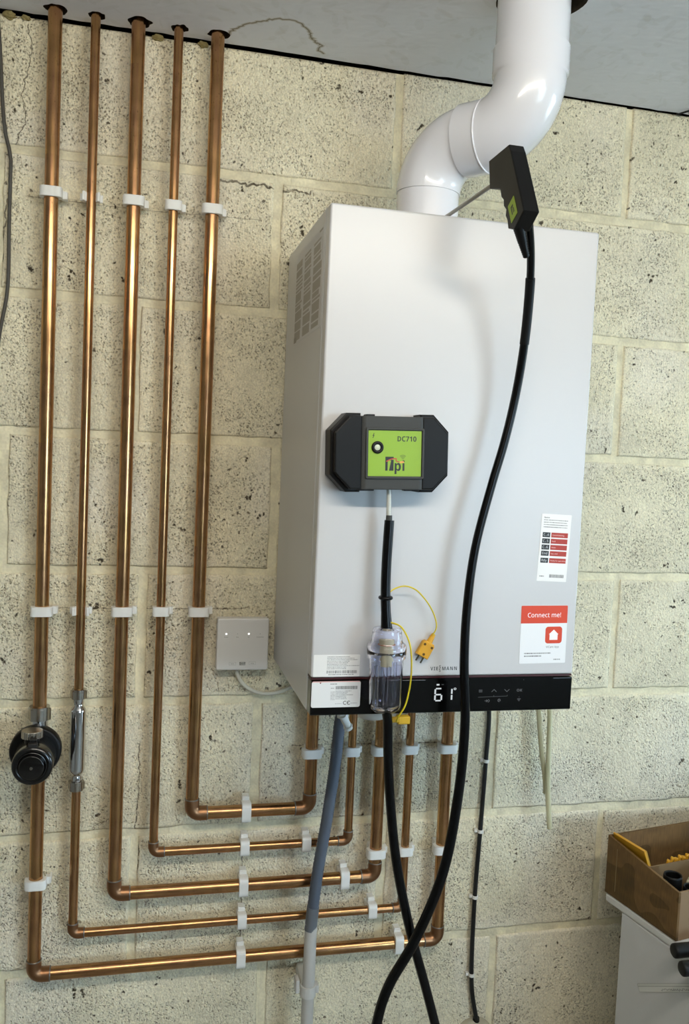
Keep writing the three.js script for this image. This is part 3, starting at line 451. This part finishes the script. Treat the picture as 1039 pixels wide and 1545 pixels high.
// ---------------------------------------------------------------- combustion analyser stuck to the boiler
{
  const t = thing('flue_analyser', 'handheld flue gas analyser with a lime green face on the boiler front', 'gas analyser', [0.0895, 1.5205, BO.zf]); t.rotation.z = 0.03;
  mesh('body', (() => { const s = roundedShape(0.094, 0.047, 0.011); const g = extrude(s, 0.098, 0.001); g.rotateX(-Math.PI / 2); return at(g, 0, -0.049, 0.0235); })(), M.grey, t);
  const oct = (w, h, c, cr) => poly([[-w / 2, -h / 2 + c], [-w / 2, h / 2 - c], [-w / 2 + cr, h / 2], [w / 2, h / 2], [w / 2, -h / 2], [-w / 2 + cr, -h / 2]]);
  const cap = (s) => { const g = extrude(oct(0.0415, 0.106, 0.023, 0.022), 0.034, 0.002); const h = extrude(oct(0.0375, 0.098, 0.0225, 0.0215), 0.010, 0.002).translate(0.0018, 0, 0.0345); const m = merge([g, h]); m.translate(-0.0625, 0, 0.001); if (s > 0) m.rotateZ(Math.PI); return m; };
  mesh('end_cap', cap(-1), M.rubber, t); mesh('end_cap', cap(1), M.rubber, t);
  mesh('bezel', (() => { const s = roundedShape(0.0815, 0.0685, 0.003); s.holes.push(new THREE.Path(roundedShape(0.0750, 0.0620, 0.001).getPoints())); return at(extrude(s, 0.003, 0.0008), 0.0030, -0.0005, 0.0463); })(), M.grey, t);
  const lab = print(1024, 820, (g, w, h) => {
    g.fillStyle = '#8bb028'; g.fillRect(0, 0, w, h); g.fillStyle = '#1d2410'; g.font = 'bold 128px sans-serif'; g.fillText('DC710', 545, 190);
    g.lineWidth = 12; g.strokeStyle = '#1d2410'; g.beginPath(); g.moveTo(108, 52); g.lineTo(84, 95); g.lineTo(104, 92); g.lineTo(82, 138); g.stroke();
    g.fillStyle = '#12150f'; g.fillRect(330, 470, 160, 40); g.fillRect(330, 470, 46, 250); g.beginPath(); g.moveTo(404, 720); g.lineTo(440, 540); g.lineTo(490, 520); g.lineTo(490, 720); g.fill(); g.fillRect(376, 500, 90, 36);
    g.font = 'bold 250px sans-serif'; g.fillText('pi', 492, 720);
    g.lineWidth = 20; g.strokeStyle = '#b8452a'; g.beginPath(); g.moveTo(350, 555); g.quadraticCurveTo(460, 490, 540, 505); g.quadraticCurveTo(520, 560, 600, 560); g.stroke(); g.strokeStyle = '#e79a4c'; g.lineWidth = 30; g.beginPath(); g.moveTo(610, 568); g.lineTo(690, 560); g.stroke();
    g.strokeStyle = '#4a5c20'; g.lineWidth = 8; for (const r of [22, 42, 64, 84]) { g.beginPath(); g.arc(668, 522, r, -2.3, -0.85); g.stroke(); }
  });
  const fp = mesh('label_face', at(plate(0.0740, 0.0610, 0.0008, 0.0006), 0.0030, -0.0005, 0.0466), std(0xffffff, 0.45, 0, { map: lab }), t);
  mesh('button_ring', at(new THREE.TorusGeometry(0.0062, 0.0022, 12, 32), -0.0214, 0.0074, 0.0478), M.black, fp);
  mesh('button', at(lathe([[0, 0.0012], [0.003, 0.0009], [0.0042, 0]], 24), -0.0214, 0.0074, 0.0472, Math.PI / 2), std(0xcfd9c2, 0.4), fp);
  mesh('foot_clip', merge([box(0.022, 0.006, 0.012, -0.034, -0.048, 0.034, 0.001), box(0.022, 0.006, 0.012, 0.030, -0.048, 0.034, 0.001)]), M.black, t);
  mesh('top_tab', box(0.012, 0.004, 0.016, -0.030, 0.0495, 0.034, 0.001), M.black, t);
  const st = thing('sample_hose', 'short black rubber hose hanging from the analyser into the clear cup', 'hose', [0.0925, 1.43, 0.378]);
  mesh('barbed_connector', sweep(straight([-0.0015, 0.042, 0], [0, 0.0, 0], 30), (q) => 0.0029 + (q * 30 % 2 < 1 ? 0.0007 : 0), 16), phys(0xd9dcd3, 0.25, { transmission: 0.3, thickness: 0.003 }), st);
  mesh('collet', cyl(0.0042, 0.0046, 0.012, 0.0006, 0.0, 0), M.grey, st);
  mesh('tube', sweep(curve([[0.0012, -0.001, 0], [0.0005, -0.03, 0.0], [0.0, -0.062, 0.0], [0.0006, -0.105, 0.001], [0.0035, -0.150, 0.0035]], 40), (q) => 0.0068 + (q > 0.85 ? (q - 0.85) * 0.008 : 0), 20), M.hose, st);
  mesh('grip_ring', at(new THREE.TorusGeometry(0.0076, 0.0026, 12, 28), 0.0008, -0.1075, 0.001, Math.PI / 2), M.hose, st);
}
// ---------------------------------------------------------------- clear water trap
{
  const t = thing('water_trap', 'clear plastic water trap cup hanging before the control strip', 'filter cup', [0.0985, 1.165, 0.384]);
  const clear = phys(0xf6f6ff, 0.05, { transmission: 1, thickness: 0.002, ior: 1.45, attenuationColor: new THREE.Color(0.84, 0.82, 1.0), attenuationDistance: 0.12 });
  t.rotation.z = 0.02; t.scale.set(1.1, 1.03, 1.1);
  mesh('bowl', lathe([[0, 0], [0.014, 0.001], [0.0185, 0.005], [0.0205, 0.012], [0.0215, 0.072], [0.0245, 0.074], [0.0248, 0.083], [0.0228, 0.083], [0.0196, 0.076], [0.0188, 0.012], [0.015, 0.0045], [0, 0.0032]], 56), clear, t);
  mesh('cap', lathe([[0.0248, 0.0835], [0.0248, 0.088], [0.0236, 0.092], [0.0195, 0.096], [0.0185, 0.110], [0.017, 0.113], [0.0080, 0.114], [0.0080, 0.111], [0.0152, 0.109], [0.0165, 0.096], [0.0200, 0.089], [0.0200, 0.0835], [0.0248, 0.0835]], 56), clear, t);
  mesh('filter_plug', merge([cyl(0.0095, 0.0095, 0.009, 0, 0.094, 0), cyl(0.0085, 0.0085, 0.016, 0, 0.080, 0), cyl(0.007, 0.0075, 0.010, 0, 0.067, 0)]), std(0xcfc69e, 0.7), t);
  mesh('seal', at(new THREE.TorusGeometry(0.0102, 0.0011, 8, 32), 0, 0.090, 0, Math.PI / 2), std(0xc98a6a, 0.6), t);
  mesh('stem', cyl(0.0026, 0.0026, 0.055, 0, 0.034, 0), clear, t);
  const ribs = []; for (let i = 0; i < 6; i++) { const a = i / 6 * 6.2832; ribs.push(at(box(0.0016, 0.058, 0.006, 0, 0.036, 0.0168), 0, 0, 0, 0, a, 0)); }
  mesh('ribs', merge(ribs), clear, t);
}
// ---------------------------------------------------------------- yellow thermocouple lead
{
  const yel = std(0xd6c01e, 0.5), plug = std(0xd29a17, 0.5);
  const t = thing('thermocouple_lead', 'thin yellow thermocouple lead looping to a two-pin plug on the boiler', 'cable', [0.1065, 1.3333, 0.366]);
  const o = (q) => [q[0] - 0.1065, q[1] - 1.3333, (q[2] ?? 0.366) - 0.366];
  mesh('wire', sweep(curve([[0.098, 1.328, 0.376], [0.1065, 1.3333, 0.372], [0.1236, 1.3371, 0.368], [0.1400, 1.332], [0.1537, 1.3196], [0.1665, 1.302], [0.1732, 1.2848], [0.1745, 1.275, 0.362], [0.1718, 1.266, 0.358]].map(o), 60), 0.0010, 10), yel, t);
  const p = mesh('plug', merge([extrude(poly([[-0.0095, -0.0125], [0.0095, -0.0125], [0.0095, 0.0075], [0.0072, 0.0105], [-0.0072, 0.0105], [-0.0095, 0.0075]]), 0.009, 0.0012), at(cyl(0.0028, 0.0048, 0.016, 0, 0.016, 0.0045, 16), 0, 0, 0)]), plug, t);
  p.position.set(...o([0.1635, 1.2455, 0.349])); p.rotation.z = -0.50;
  for (const x of [-0.0040, 0.0040]) mesh('pin', box(0.0022, 0.010, 0.0010, x, -0.0165, 0.0045), std(0x4b4336, 0.4, 0.8), p);
  for (const [x, y] of [[-0.0060, 0.0052], [0.0060, 0.0052], [0, -0.0082]]) mesh('screw', at(cyl(0.0019, 0.0019, 0.0012, 0, 0, 0, 12), x, y, 0.0090, Math.PI / 2), std(0x5c4212, 0.5, 0.5), p);
  const s = thing('thermocouple_socket', 'yellow socket lead passing the clear cup, its end under the boiler', 'cable', [0.113, 1.282, 0.390]);
  const u = (q) => [q[0] - 0.113, q[1] - 1.282, (q[2] ?? 0.385) - 0.390];
  mesh('wire', sweep(curve([[0.100, 1.290, 0.389], [0.110, 1.287, 0.398], [0.1175, 1.276, 0.405], [0.1235, 1.260, 0.406], [0.1290, 1.226, 0.399], [0.1300, 1.195, 0.390], [0.1262, 1.172, 0.386], [0.1190, 1.155, 0.380], [0.120, 1.147, 0.372]].map(u), 60), 0.0012, 10), yel, s);
  mesh('socket', merge([box(0.018, 0.011, 0.012, 0.020, -0.1365, -0.030, 0.0015), box(0.014, 0.007, 0.008, 0.0065, -0.1345, -0.024, 0.0015)]), std(0xc9a21a, 0.55), s);
}
// ---------------------------------------------------------------- probe handle, probe and the long hoses
{
  const t = thing('flue_probe', 'black pistol-grip flue probe with a steel shaft pushed into the white flue', 'probe', [0.203, 1.86, 0.45]);
  const P = (z, y) => [z - 0.45, y - 1.86];
  const prof = poly([P(0.3953, 1.9165), P(0.4599, 1.9165), P(0.468, 1.906), P(0.5175, 1.8195), P(0.4915, 1.8025), P(0.4725, 1.8085), P(0.468, 1.8200), P(0.4620, 1.8270), P(0.4625, 1.8345), P(0.4540, 1.8415), P(0.4525, 1.8495), P(0.4445, 1.8555), P(0.4400, 1.8660), P(0.4345, 1.8685), P(0.4030, 1.8777)]);
  const g = extrude(prof, 0.021, 0.0015); g.rotateY(-Math.PI / 2); g.translate(0.021, 0, 0);    // profile x becomes +z, thickness along x
  mesh('handle', g, M.rubber, t);
  const lab = print(300, 400, (q, w, h) => { q.fillStyle = '#8fa62e'; q.fillRect(0, 0, w, h); q.fillStyle = '#1c2010'; q.fillRect(95, 110, 40, 180); q.fillRect(95, 110, 110, 46); q.fillRect(160, 150, 26, 140); q.fillRect(196, 190, 22, 100); });
  const lp = mesh('label_face', plate(0.0185, 0.0280, 0.0008, 0.0005), std(0xffffff, 0.5, 0, { map: lab }), t); lp.rotation.set(0, -Math.PI / 2, 0); lp.rotateZ(0.52); lp.position.set(-0.0001, -0.031, 0.0345);
  mesh('strain_relief', sweep(curve([[0.006, -0.050, 0.040], [0.016, -0.064, 0.030], [0.030, -0.082, 0.016]], 40), (q) => 0.0072 - 0.0035 * q + (Math.floor(q * 26) % 2 ? 0.0007 : 0), 16), M.rubber, t);
  mesh('shaft', sweep(straight([0.008, 0.026, -0.044], [0.003, 0.028, -0.250]), 0.0029, 16), M.steel, t);
  const h1 = thing('probe_hose', 'long thick black hose hanging from the probe handle across the boiler front', 'hose', [0.2197, 1.8209, 0.495]);
  const A = [[0.2155, 1.8330, 0.500], [0.2197, 1.8209, 0.495], [0.2415, 1.7865, 0.460], [0.2545, 1.7499, 0.435], [0.2625, 1.6753, 0.410], [0.2600, 1.6048, 0.396], [0.2485, 1.5401, 0.393], [0.2346, 1.4846, 0.392], [0.2145, 1.392, 0.392], [0.2075, 1.3085, 0.392], [0.2078, 1.2339, 0.392], [0.2138, 1.149, 0.392], [0.2095, 1.0446, 0.392], [0.192, 0.9304, 0.392], [0.1557, 0.8367, 0.392], [0.12, 0.7724, 0.392], [0.1061, 0.7207, 0.392], [0.098, 0.60, 0.395], [0.11, 0.40, 0.42], [0.20, 0.1, 0.50], [0.32, -0.13, 0.62], [0.42, FLOOR + 0.0075, 0.75]].map(([x, y, z]) => [x - 0.2197, y - 1.8209, z - 0.495]);
  mesh('tube', sweep(curve(A, 260), (q, l) => (l < 0.105 ? 0.0052 : l < 0.108 ? 0.0052 + (l - 0.105) * 0.4 : 0.0059 + Math.min(0.0013, Math.max(0, l - 0.45) * 0.003)), 20), M.hose, h1);
  mesh('sleeve', sweep(curve(A, 260).filter((p, i) => i >= 12 && i <= 22), 0.0064, 20), M.rubber, h1);
  const h2 = thing('trap_hose', 'black hose hanging from the bottom of the clear cup, behind the longer hose', 'hose', [0.1045, 1.163, 0.380]);
  const B = [[0.1005, 1.168, 0.382], [0.1055, 1.150, 0.376], [0.1095, 1.10, 0.373], [0.1154, 1.041, 0.372], [0.13, 0.9442, 0.371], [0.1547, 0.8449, 0.370], [0.1835, 0.7534, 0.371], [0.2007, 0.6966, 0.372], [0.235, 0.58, 0.375], [0.28, 0.38, 0.40], [0.32, 0.12, 0.46], [0.34, -0.12, 0.60], [0.34, FLOOR + 0.007, 0.78]].map(([x, y, z]) => [x - 0.1045, y - 1.163, z - 0.380]);
  mesh('tube', sweep(curve(B, 220), 0.0068, 20), M.hose, h2);
}
// ---------------------------------------------------------------- condensate hose and waste pipe
{
  const t = thing('condensate_hose', 'grey ribbed flexible hose from the boiler foot down to a pale waste pipe', 'hose', [0.1101, 1.06, 0.075]);
  const c = curve([[0.002, 0.03, 0.012], [0.0, -0.0134, 0.0], [-0.0042, -0.078, 0], [-0.0142, -0.1723, 0], [-0.0273, -0.2787, -0.002], [-0.0345, -0.372, -0.005]], 240);
  mesh('ribbed_tube', sweep(c, (q, l) => 0.0098 + 0.0008 * Math.sin(l * 1500) + (q < 0.02 ? 0.001 : 0), 24), std(0x525a66, 0.5), t);
  mesh('cuff', sweep(straight([-0.0320, -0.338, -0.004], [-0.0347, -0.380, -0.005], 4), 0.0108, 28), std(0x656a70, 0.5), t);
  mesh('trap_elbow', merge([cyl(0.0085, 0.0095, 0.03, -0.006, 0.03, 0.045), at(cyl(0.0065, 0.0065, 0.03, 0, 0, 0), -0.001, 0.008, 0.049, 0.3, 0, 0.5), at(new THREE.TorusGeometry(0.0068, 0.0014, 8, 24), 0.0025, 0.001, 0.050, Math.PI / 2 + 0.3, 0.5, 0)]), std(0xe2e3dd, 0.4), t);
  const w = thing('waste_pipe', 'pale grey plastic waste pipe rising to the grey ribbed hose', 'pipe', [0.0755, 0.68, 0.07]);
  mesh('tube', sweep(straight([0.0005, 0.012, 0], [0.0, -0.84, -0.0], 20), 0.0108, 28), std(0xbdbbb5, 0.45), w);
  const k = thing('waste_pipe_clip', 'white bracket holding the pale waste pipe near the bottom of the wall', 'pipe clip', [0.0755, 0.570, 0]);
  const ring = new THREE.Shape(); ring.absarc(0, 0, 0.0140, 0, Math.PI * 2); const hole = new THREE.Path(); hole.absarc(0, 0, 0.0109, 0, Math.PI * 2, true); ring.holes.push(hole);
  mesh('ring', at(extrude(ring, 0.020, 0.0008), 0, 0.010, 0.07, Math.PI / 2), std(0xcac9c3, 0.45), k);
  mesh('bracket', merge([box(0.020, 0.018, 0.057, 0, 0, 0.0285, 0.002), box(0.007, 0.024, 0.020, -0.0185, 0.006, 0.060, 0.0015), box(0.006, 0.014, 0.016, 0.0165, 0, 0.064, 0.0015)]), std(0xcac9c3, 0.45), k);
}
// ---------------------------------------------------------------- cables and tails on the wall
{
  const t = thing('gas_detector_cable', 'thin black cable clipped straight down the wall right of the boiler hoses', 'cable', [0.4169, 1.0415, 0.008]);
  mesh('sheath', sweep(curve([[-0.050, 0.1095, 0.050], [-0.040, 0.085, 0.030], [-0.010, 0.045, 0.006], [0, 0, 0], [-0.0012, -0.0926, 0], [-0.0048, -0.2298, 0], [-0.0084, -0.359, 0], [-0.0064, -0.514, 0], [-0.002, -0.556, 0], [0.0078, -0.606, 0.004]], 120), 0.0042, 14), std(0x0a0a0a, 0.5), t);
  [[0.4157, 0.9489], [0.4121, 0.8117], [0.4085, 0.6824], [0.4100, 0.5273]].forEach(([x, y], i) => {
    const c = thing('cable_clip', 'small white cable clip on the thin black cable, ' + ['highest of the four', 'second from the top', 'third from the top', 'lowest of the four'][i], 'cable clip', [x, y, 0], 'cable clips on the thin black cable');
    const s = new THREE.Shape(); s.moveTo(-0.0055, -0.0085); s.lineTo(-0.0055, 0.001); s.absarc(0, 0.001, 0.0055, Math.PI, 0, true); s.lineTo(0.0055, -0.0085); s.lineTo(0.0043, -0.0085); s.lineTo(0.0043, 0); s.absarc(0, 0, 0.0043, 0, Math.PI); s.lineTo(-0.0043, -0.0085);
    mesh('saddle', at(extrude(s, 0.006, 0.0004), 0, 0.003, 0.0085, Math.PI / 2), M.clip, c);
    mesh('nail_boss', merge([box(0.006, 0.006, 0.007, -0.0075, 0, 0.0038, 0.0008), at(cyl(0.0013, 0.0013, 0.002, 0, 0, 0, 10), -0.0075, 0, 0.008, Math.PI / 2)]), M.clip, c);
  });
  const e = thing('grey_cable', 'thin dark grey cable wandering down the left edge of the wall', 'cable', [-0.4677, 2.0351, 0.006]);
  mesh('sheath', sweep(curve([[-0.012, 0.16, 0], [-0.0068, 0.1013, 0], [0, 0, 0], [0.0045, -0.035, 0], [0.0122, -0.0656, 0], [0.0125, -0.10, 0], [0.012, -0.1645, 0], [0.0112, -0.2802, 0], [0.0013, -0.3445, 0], [-0.006, -0.42, 0], [-0.012, -0.56, 0], [-0.014, -1.2, 0], [-0.014, -2.19, 0.002]], 120), 0.0029, 12), std(0x4b4841, 0.6), e);
  const tb = std(0xb9b592, 0.4);
  const q1 = thing('drain_tail', 'longer pale translucent tube hanging under the right end of the boiler', 'tube', [0.5201, 1.056, 0.05]);
  mesh('tube', sweep(curve([[-0.13, 0.108, 0.06], [-0.06, 0.085, 0.03], [-0.012, 0.04, 0.01], [0, 0, 0], [0.0037, -0.0993, 0], [0.006, -0.15, 0], [0.011, -0.20, 0], [0.0147, -0.228, 0]], 80), 0.0049, 14), phys(0xd8d4ae, 0.35, { transmission: 0.25, thickness: 0.004 }), q1);
  const q2 = thing('drain_tail', 'shorter pale tube crossing behind the longer tube under the boiler', 'tube', [0.5012, 1.0564, 0.042]);
  mesh('tube', sweep(curve([[-0.12, 0.106, 0.06], [-0.05, 0.08, 0.03], [-0.01, 0.04, 0.01], [0, 0, 0], [0.0123, -0.0865, 0], [0.022, -0.13, -0.002], [0.0267, -0.1638, -0.004]], 80), 0.0046, 14), phys(0xcfcaa4, 0.35, { transmission: 0.25, thickness: 0.004 }), q2);
  const d = thing('junction_box', 'round off-white box at the bottom edge where the thin black cable ends', 'junction box', [0.424, 0.395, 0]);
  mesh('dome', at(lathe([[0.040, 0], [0.040, 0.012], [0.036, 0.018], [0.028, 0.021], [0, 0.022]], 48), 0, 0, 0, Math.PI / 2), std(0xb3ad99, 0.7), d);
  mesh('grommet', cyl(0.0062, 0.0070, 0.010, 0.0008, 0.040, 0.009), M.rubber, d);
}
// ---------------------------------------------------------------- white appliance, cardboard tray and what lies in and before it
const LOC = { x: 0.6216, z: 0.1118, yaw: 0.178 };
function corner(name, label, cat, y) { const g = thing(name, label, cat, [LOC.x, y, LOC.z]); g.rotation.y = LOC.yaw; return g; }
{
  const a = corner('freezer', 'white freezer standing against the wall under the cardboard tray', 'freezer', FLOOR);
  const H = 0.73 - FLOOR, white = phys(0xc9c9c9, 0.4), top = phys(0xd0d0ce, 0.4);
  mesh('cabinet', box(0.55, H - 0.0368, 0.52, 0.276, (H + 0.0032) / 2, 0.045 + 0.26, 0.003), white, a);
  mesh('lid', box(0.553, 0.017, 0.57, 0.2765, H - 0.0085, 0.286, 0.005), top, a);
  for (const [x, z] of [[0.05, 0.1], [0.5, 0.1], [0.05, 0.52], [0.5, 0.52]]) mesh('foot', cyl(0.016, 0.018, 0.022, x, 0.011, z), M.black, a);
  const strip = print(512, 64, (g, w, h) => { g.fillStyle = '#cfcfca'; g.fillRect(0, 0, w, h); g.strokeStyle = '#8d8d88'; g.lineWidth = 4; g.strokeRect(0, 0, w, h); g.beginPath(); g.moveTo(0, 20); g.lineTo(w, 20); g.stroke(); g.strokeStyle = '#777'; g.lineWidth = 3; g.beginPath(); g.moveTo(190, 46); for (let x = 190; x < 470; x += 6) g.lineTo(x, 46 + rr(-9, 9)); g.stroke(); });
  const s = mesh('tape_strip', plate(0.16, 0.0135, 0.0005, 0.0005), std(0xffffff, 0.35, 0, { map: strip }), a); s.rotation.set(0, -Math.PI / 2, 0); s.rotateZ(0.54); s.position.set(0.0006, 0.645 + 0.16, 0.168);
}
{
  const cardTex = dataTex(512, 512, (x, y) => { const wet = THREE.MathUtils.smoothstep(vnoise(x * 0.016 + 3, y * 0.009 + 7) - y / 512 * 1.1, 0.05, 0.09), t = 0.9 + (vnoise(x * 0.5, y * 0.02) - 0.5) * 0.16 + (vnoise(x * 0.02, y * 0.02) - 0.5) * 0.15, k = t * (1 - wet * 0.2); return [122 * k, 91 * k, 50 * k * (1 - wet * 0.2)]; }, true);
  const card = std(0xffffff, 0.8, 0, { map: cardTex }), edge = std(0x8f7a58, 0.9);
  const t = corner('cardboard_tray', 'stained brown cardboard tray of odds and ends on the white freezer', 'box', 0.7305), D = 0.176, W = 0.34, hb = 0.108, hf = 0.083, c = 0.0045;
  const side = (x) => { const g = extrude(poly([[0, 0], [D, 0], [D, hf], [0, hb]]), c); const p = g.attributes.position; for (let i = 0; i < p.count; i++) g.attributes.uv.setXY(i, p.getX(i) / 0.25, p.getY(i) / 0.11); g.rotateY(-Math.PI / 2); g.translate(x + c, 0, 0); return g; };
  mesh('side_wall', side(0), card, t); mesh('side_wall', side(W - c), card, t);
  mesh('back_wall', box(W - 2 * c, hb, c, W / 2, hb / 2, c / 2), card, t);
  mesh('front_wall', box(W - 2 * c, hf, c, W / 2, hf / 2, D - c / 2), std(0x8d7457, 0.8), t);
  mesh('floor_panel', box(W - 2 * c, c, D - 2 * c, W / 2, c / 2, D / 2), card, t);
  mesh('divider', box(W - 2 * c, 0.080, 0.003, W / 2, 0.0445, 0.088), std(0x7d6647, 0.85), t);
  mesh('crease', box(0.0008, 0.08, 0.0008, -0.0002, 0.052, 0.026), edge, t);
  const bk = corner('yellow_booklet', 'yellow booklet leaning in the back corner of the cardboard tray', 'booklet', 0.7355);
  const cov = mesh('cover', box(0.0035, 0.112, 0.080, 0, 0.056, 0, 0.0008), std(0xd29b26, 0.5), bk); cov.position.set(0.050, 0.006, 0.046); cov.rotation.z = 0.40;
  mesh('pages', box(0.004, 0.106, 0.076, 0.0035, 0.055, 0), std(0xb98d3b, 0.8), cov);
  mesh('hang_hole', at(cyl(0.006, 0.006, 0.0046, 0, 0, 0, 20), 0.0034, 0.098, 0.024, 0, 0, Math.PI / 2), std(0x8b8676, 0.5), cov);
  const plug = (i, x, z, y, rz, label) => { const g = corner('wall_plug', label, 'wall plug', 0.7355); const o = mesh('shank', lathe([[0.0018, 0], [0.0030, 0.006], [0.0034, 0.030], [0.0042, 0.034], [0.0042, 0.037], [0.002, 0.037], [0.0018, 0.030]], 14), std(0xd9a022, 0.5), g); o.position.set(x, y, z); o.rotation.set(0.1, 0, rz); o.scale.setScalar(0.8); const f = mesh('collar', at(new THREE.TorusGeometry(0.0038, 0.0009, 6, 16), 0, 0.034, 0, Math.PI / 2), std(0xd9a022, 0.5), o); };
  for (let i = 0; i < 7; i++) plug(i, 0.066 + i * 0.0108, 0.072, 0.050 + (i % 2) * 0.003, -0.35 + i * 0.08, 'yellow plastic wall plug in the tray, ' + ['end of the row nearest the booklet', 'second from the booklet', 'third from the booklet', 'fourth from the booklet', 'fifth from the booklet', 'sixth from the booklet', 'end of the row farthest from the booklet'][i]);
  const st = corner('plug_strip', 'yellow moulded strip that the wall plugs stand in', 'wall plug strip', 0.7355); mesh('rail', box(0.092, 0.052, 0.012, 0.099, 0.026, 0.072, 0.002), std(0xa97c1c, 0.6), st);
  const cup = corner('black_cap', 'round black plastic cap in the front part of the cardboard tray', 'cap', 0.7355); mesh('shell', at(lathe([[0, 0.004], [0.0125, 0.004], [0.0125, 0.082], [0.0150, 0.084], [0.0158, 0.080], [0.0158, 0], [0, 0]], 32), 0.031, 0, 0.130), M.black, cup);
  const cup2 = corner('black_cap', 'black cap beside the crumpled rag, nearer the front of the tray', 'cap', 0.7355); mesh('shell', at(lathe([[0, 0.004], [0.0125, 0.004], [0.0125, 0.068], [0.0150, 0.070], [0.0158, 0.066], [0.0158, 0], [0, 0]], 32), 0.053, 0, 0.154), M.black, cup2);
  const rag = corner('crumpled_paper', 'crumpled off-white paper lying in the front part of the tray', 'paper', 0.7355);
  { const g = new THREE.IcosahedronGeometry(0.026, 5), p = g.attributes.position; for (let i = 0; i < p.count; i++) { const v = V(p.getX(i), p.getY(i), p.getZ(i)), k = 0.7 + 0.6 * Math.abs(vnoise(v.x * 160 + 40, v.y * 160 + v.z * 120) - 0.5); p.setXYZ(i, v.x * k * 1.2, v.y * k * 1.2, v.z * k); } g.computeVertexNormals(); mesh('sheet', at(g.scale(1.3, 1.4, 1.3), 0.105, 0.042, 0.130), std(0xb9b39c, 0.85), rag); }
  const cr = corner('storage_crate', 'grey storage crate on the freezer beyond the right edge of the view', 'crate', 0.7305);
  mesh('tub', merge([box(0.17, 0.16, 0.006, 0.445, 0.08, 0.003, 0.002), box(0.17, 0.16, 0.006, 0.445, 0.08, 0.397, 0.002), box(0.006, 0.16, 0.388, 0.363, 0.08, 0.2, 0.002), box(0.006, 0.16, 0.388, 0.527, 0.08, 0.2, 0.002), box(0.16, 0.006, 0.39, 0.445, 0.003, 0.2)]), std(0x6b6d6e, 0.6), cr);
  mesh('lid', box(0.18, 0.012, 0.41, 0.445, 0.166, 0.2, 0.004), std(0x55585a, 0.6), cr);
  // black grips lying on the lid before the tray
  [['upper black rubber tool grip poking out in front of the tray', 0.3275, 0.6181, 0], ['lower black rubber tool grip poking out over the freezer edge', 0.3739, 0.6007, 0]].forEach(([label, z, x]) => {
    const g = thing('tool_grip', label, 'tool', [x, 0.742, z]); 
    mesh('sleeve', at(lathe([[0, 0], [0.0085, 0], [0.0112, 0.002], [0.0116, 0.006], [0.0110, 0.05], [0.0112, 0.16], [0.009, 0.164], [0, 0.164]], 32), 0, 0, 0, 0, 0, -Math.PI / 2), phys(0x0b0c0d, 0.5, { specularIntensity: 0.6 }), g);
    mesh('tang', at(cyl(0.005, 0.005, 0.08), 0.2, 0, 0, 0, 0, Math.PI / 2), M.steel, g);
  });
}
// ---------------------------------------------------------------- crumbs of plaster and a wire where wall and ceiling meet
{
  const w = thing('ceiling_wire', 'short black wire poking out where wall meets ceiling at the right', 'wire', [0.755, 2.19, 0.01]);
  mesh('strand', sweep(curve([[-0.026, -0.002, 0], [-0.016, 0.001, 0.006], [-0.004, 0.003, 0.016], [0.02, 0.004, 0.026]], 20), 0.0018, 8), M.black, w);
  [[-0.462, 0.006], [-0.437, 0.004], [-0.232, 0.005], [-0.158, 0.005]].forEach(([x, r], i) => {
    const g = new THREE.IcosahedronGeometry(r, 3), p = g.attributes.position; for (let k = 0; k < p.count; k++) { const q = 0.7 + 0.6 * vnoise(p.getX(k) * 500 + i * 9 + 50, (p.getY(k) + p.getZ(k)) * 500 + 50); p.setXYZ(k, p.getX(k) * q * 1.7, p.getY(k) * q, p.getZ(k) * q); } g.computeVertexNormals();
    const t = thing('foam_crumb', 'dab of yellowish foam in the gap under the ceiling, ' + ['leftmost, in the wall corner', 'left of the filter pipe', 'right of the middle thick pipe', 'left of the innermost thick pipe'][i], 'filler', [x, CEIL - 0.007, 0.002], 'dabs of filler under the ceiling');
    mesh('dab', g, std(0x8d8052, 0.9), t);
  });
}
scene.traverse((o) => { delete o.userData.base; });
renderer.render(scene, camera);
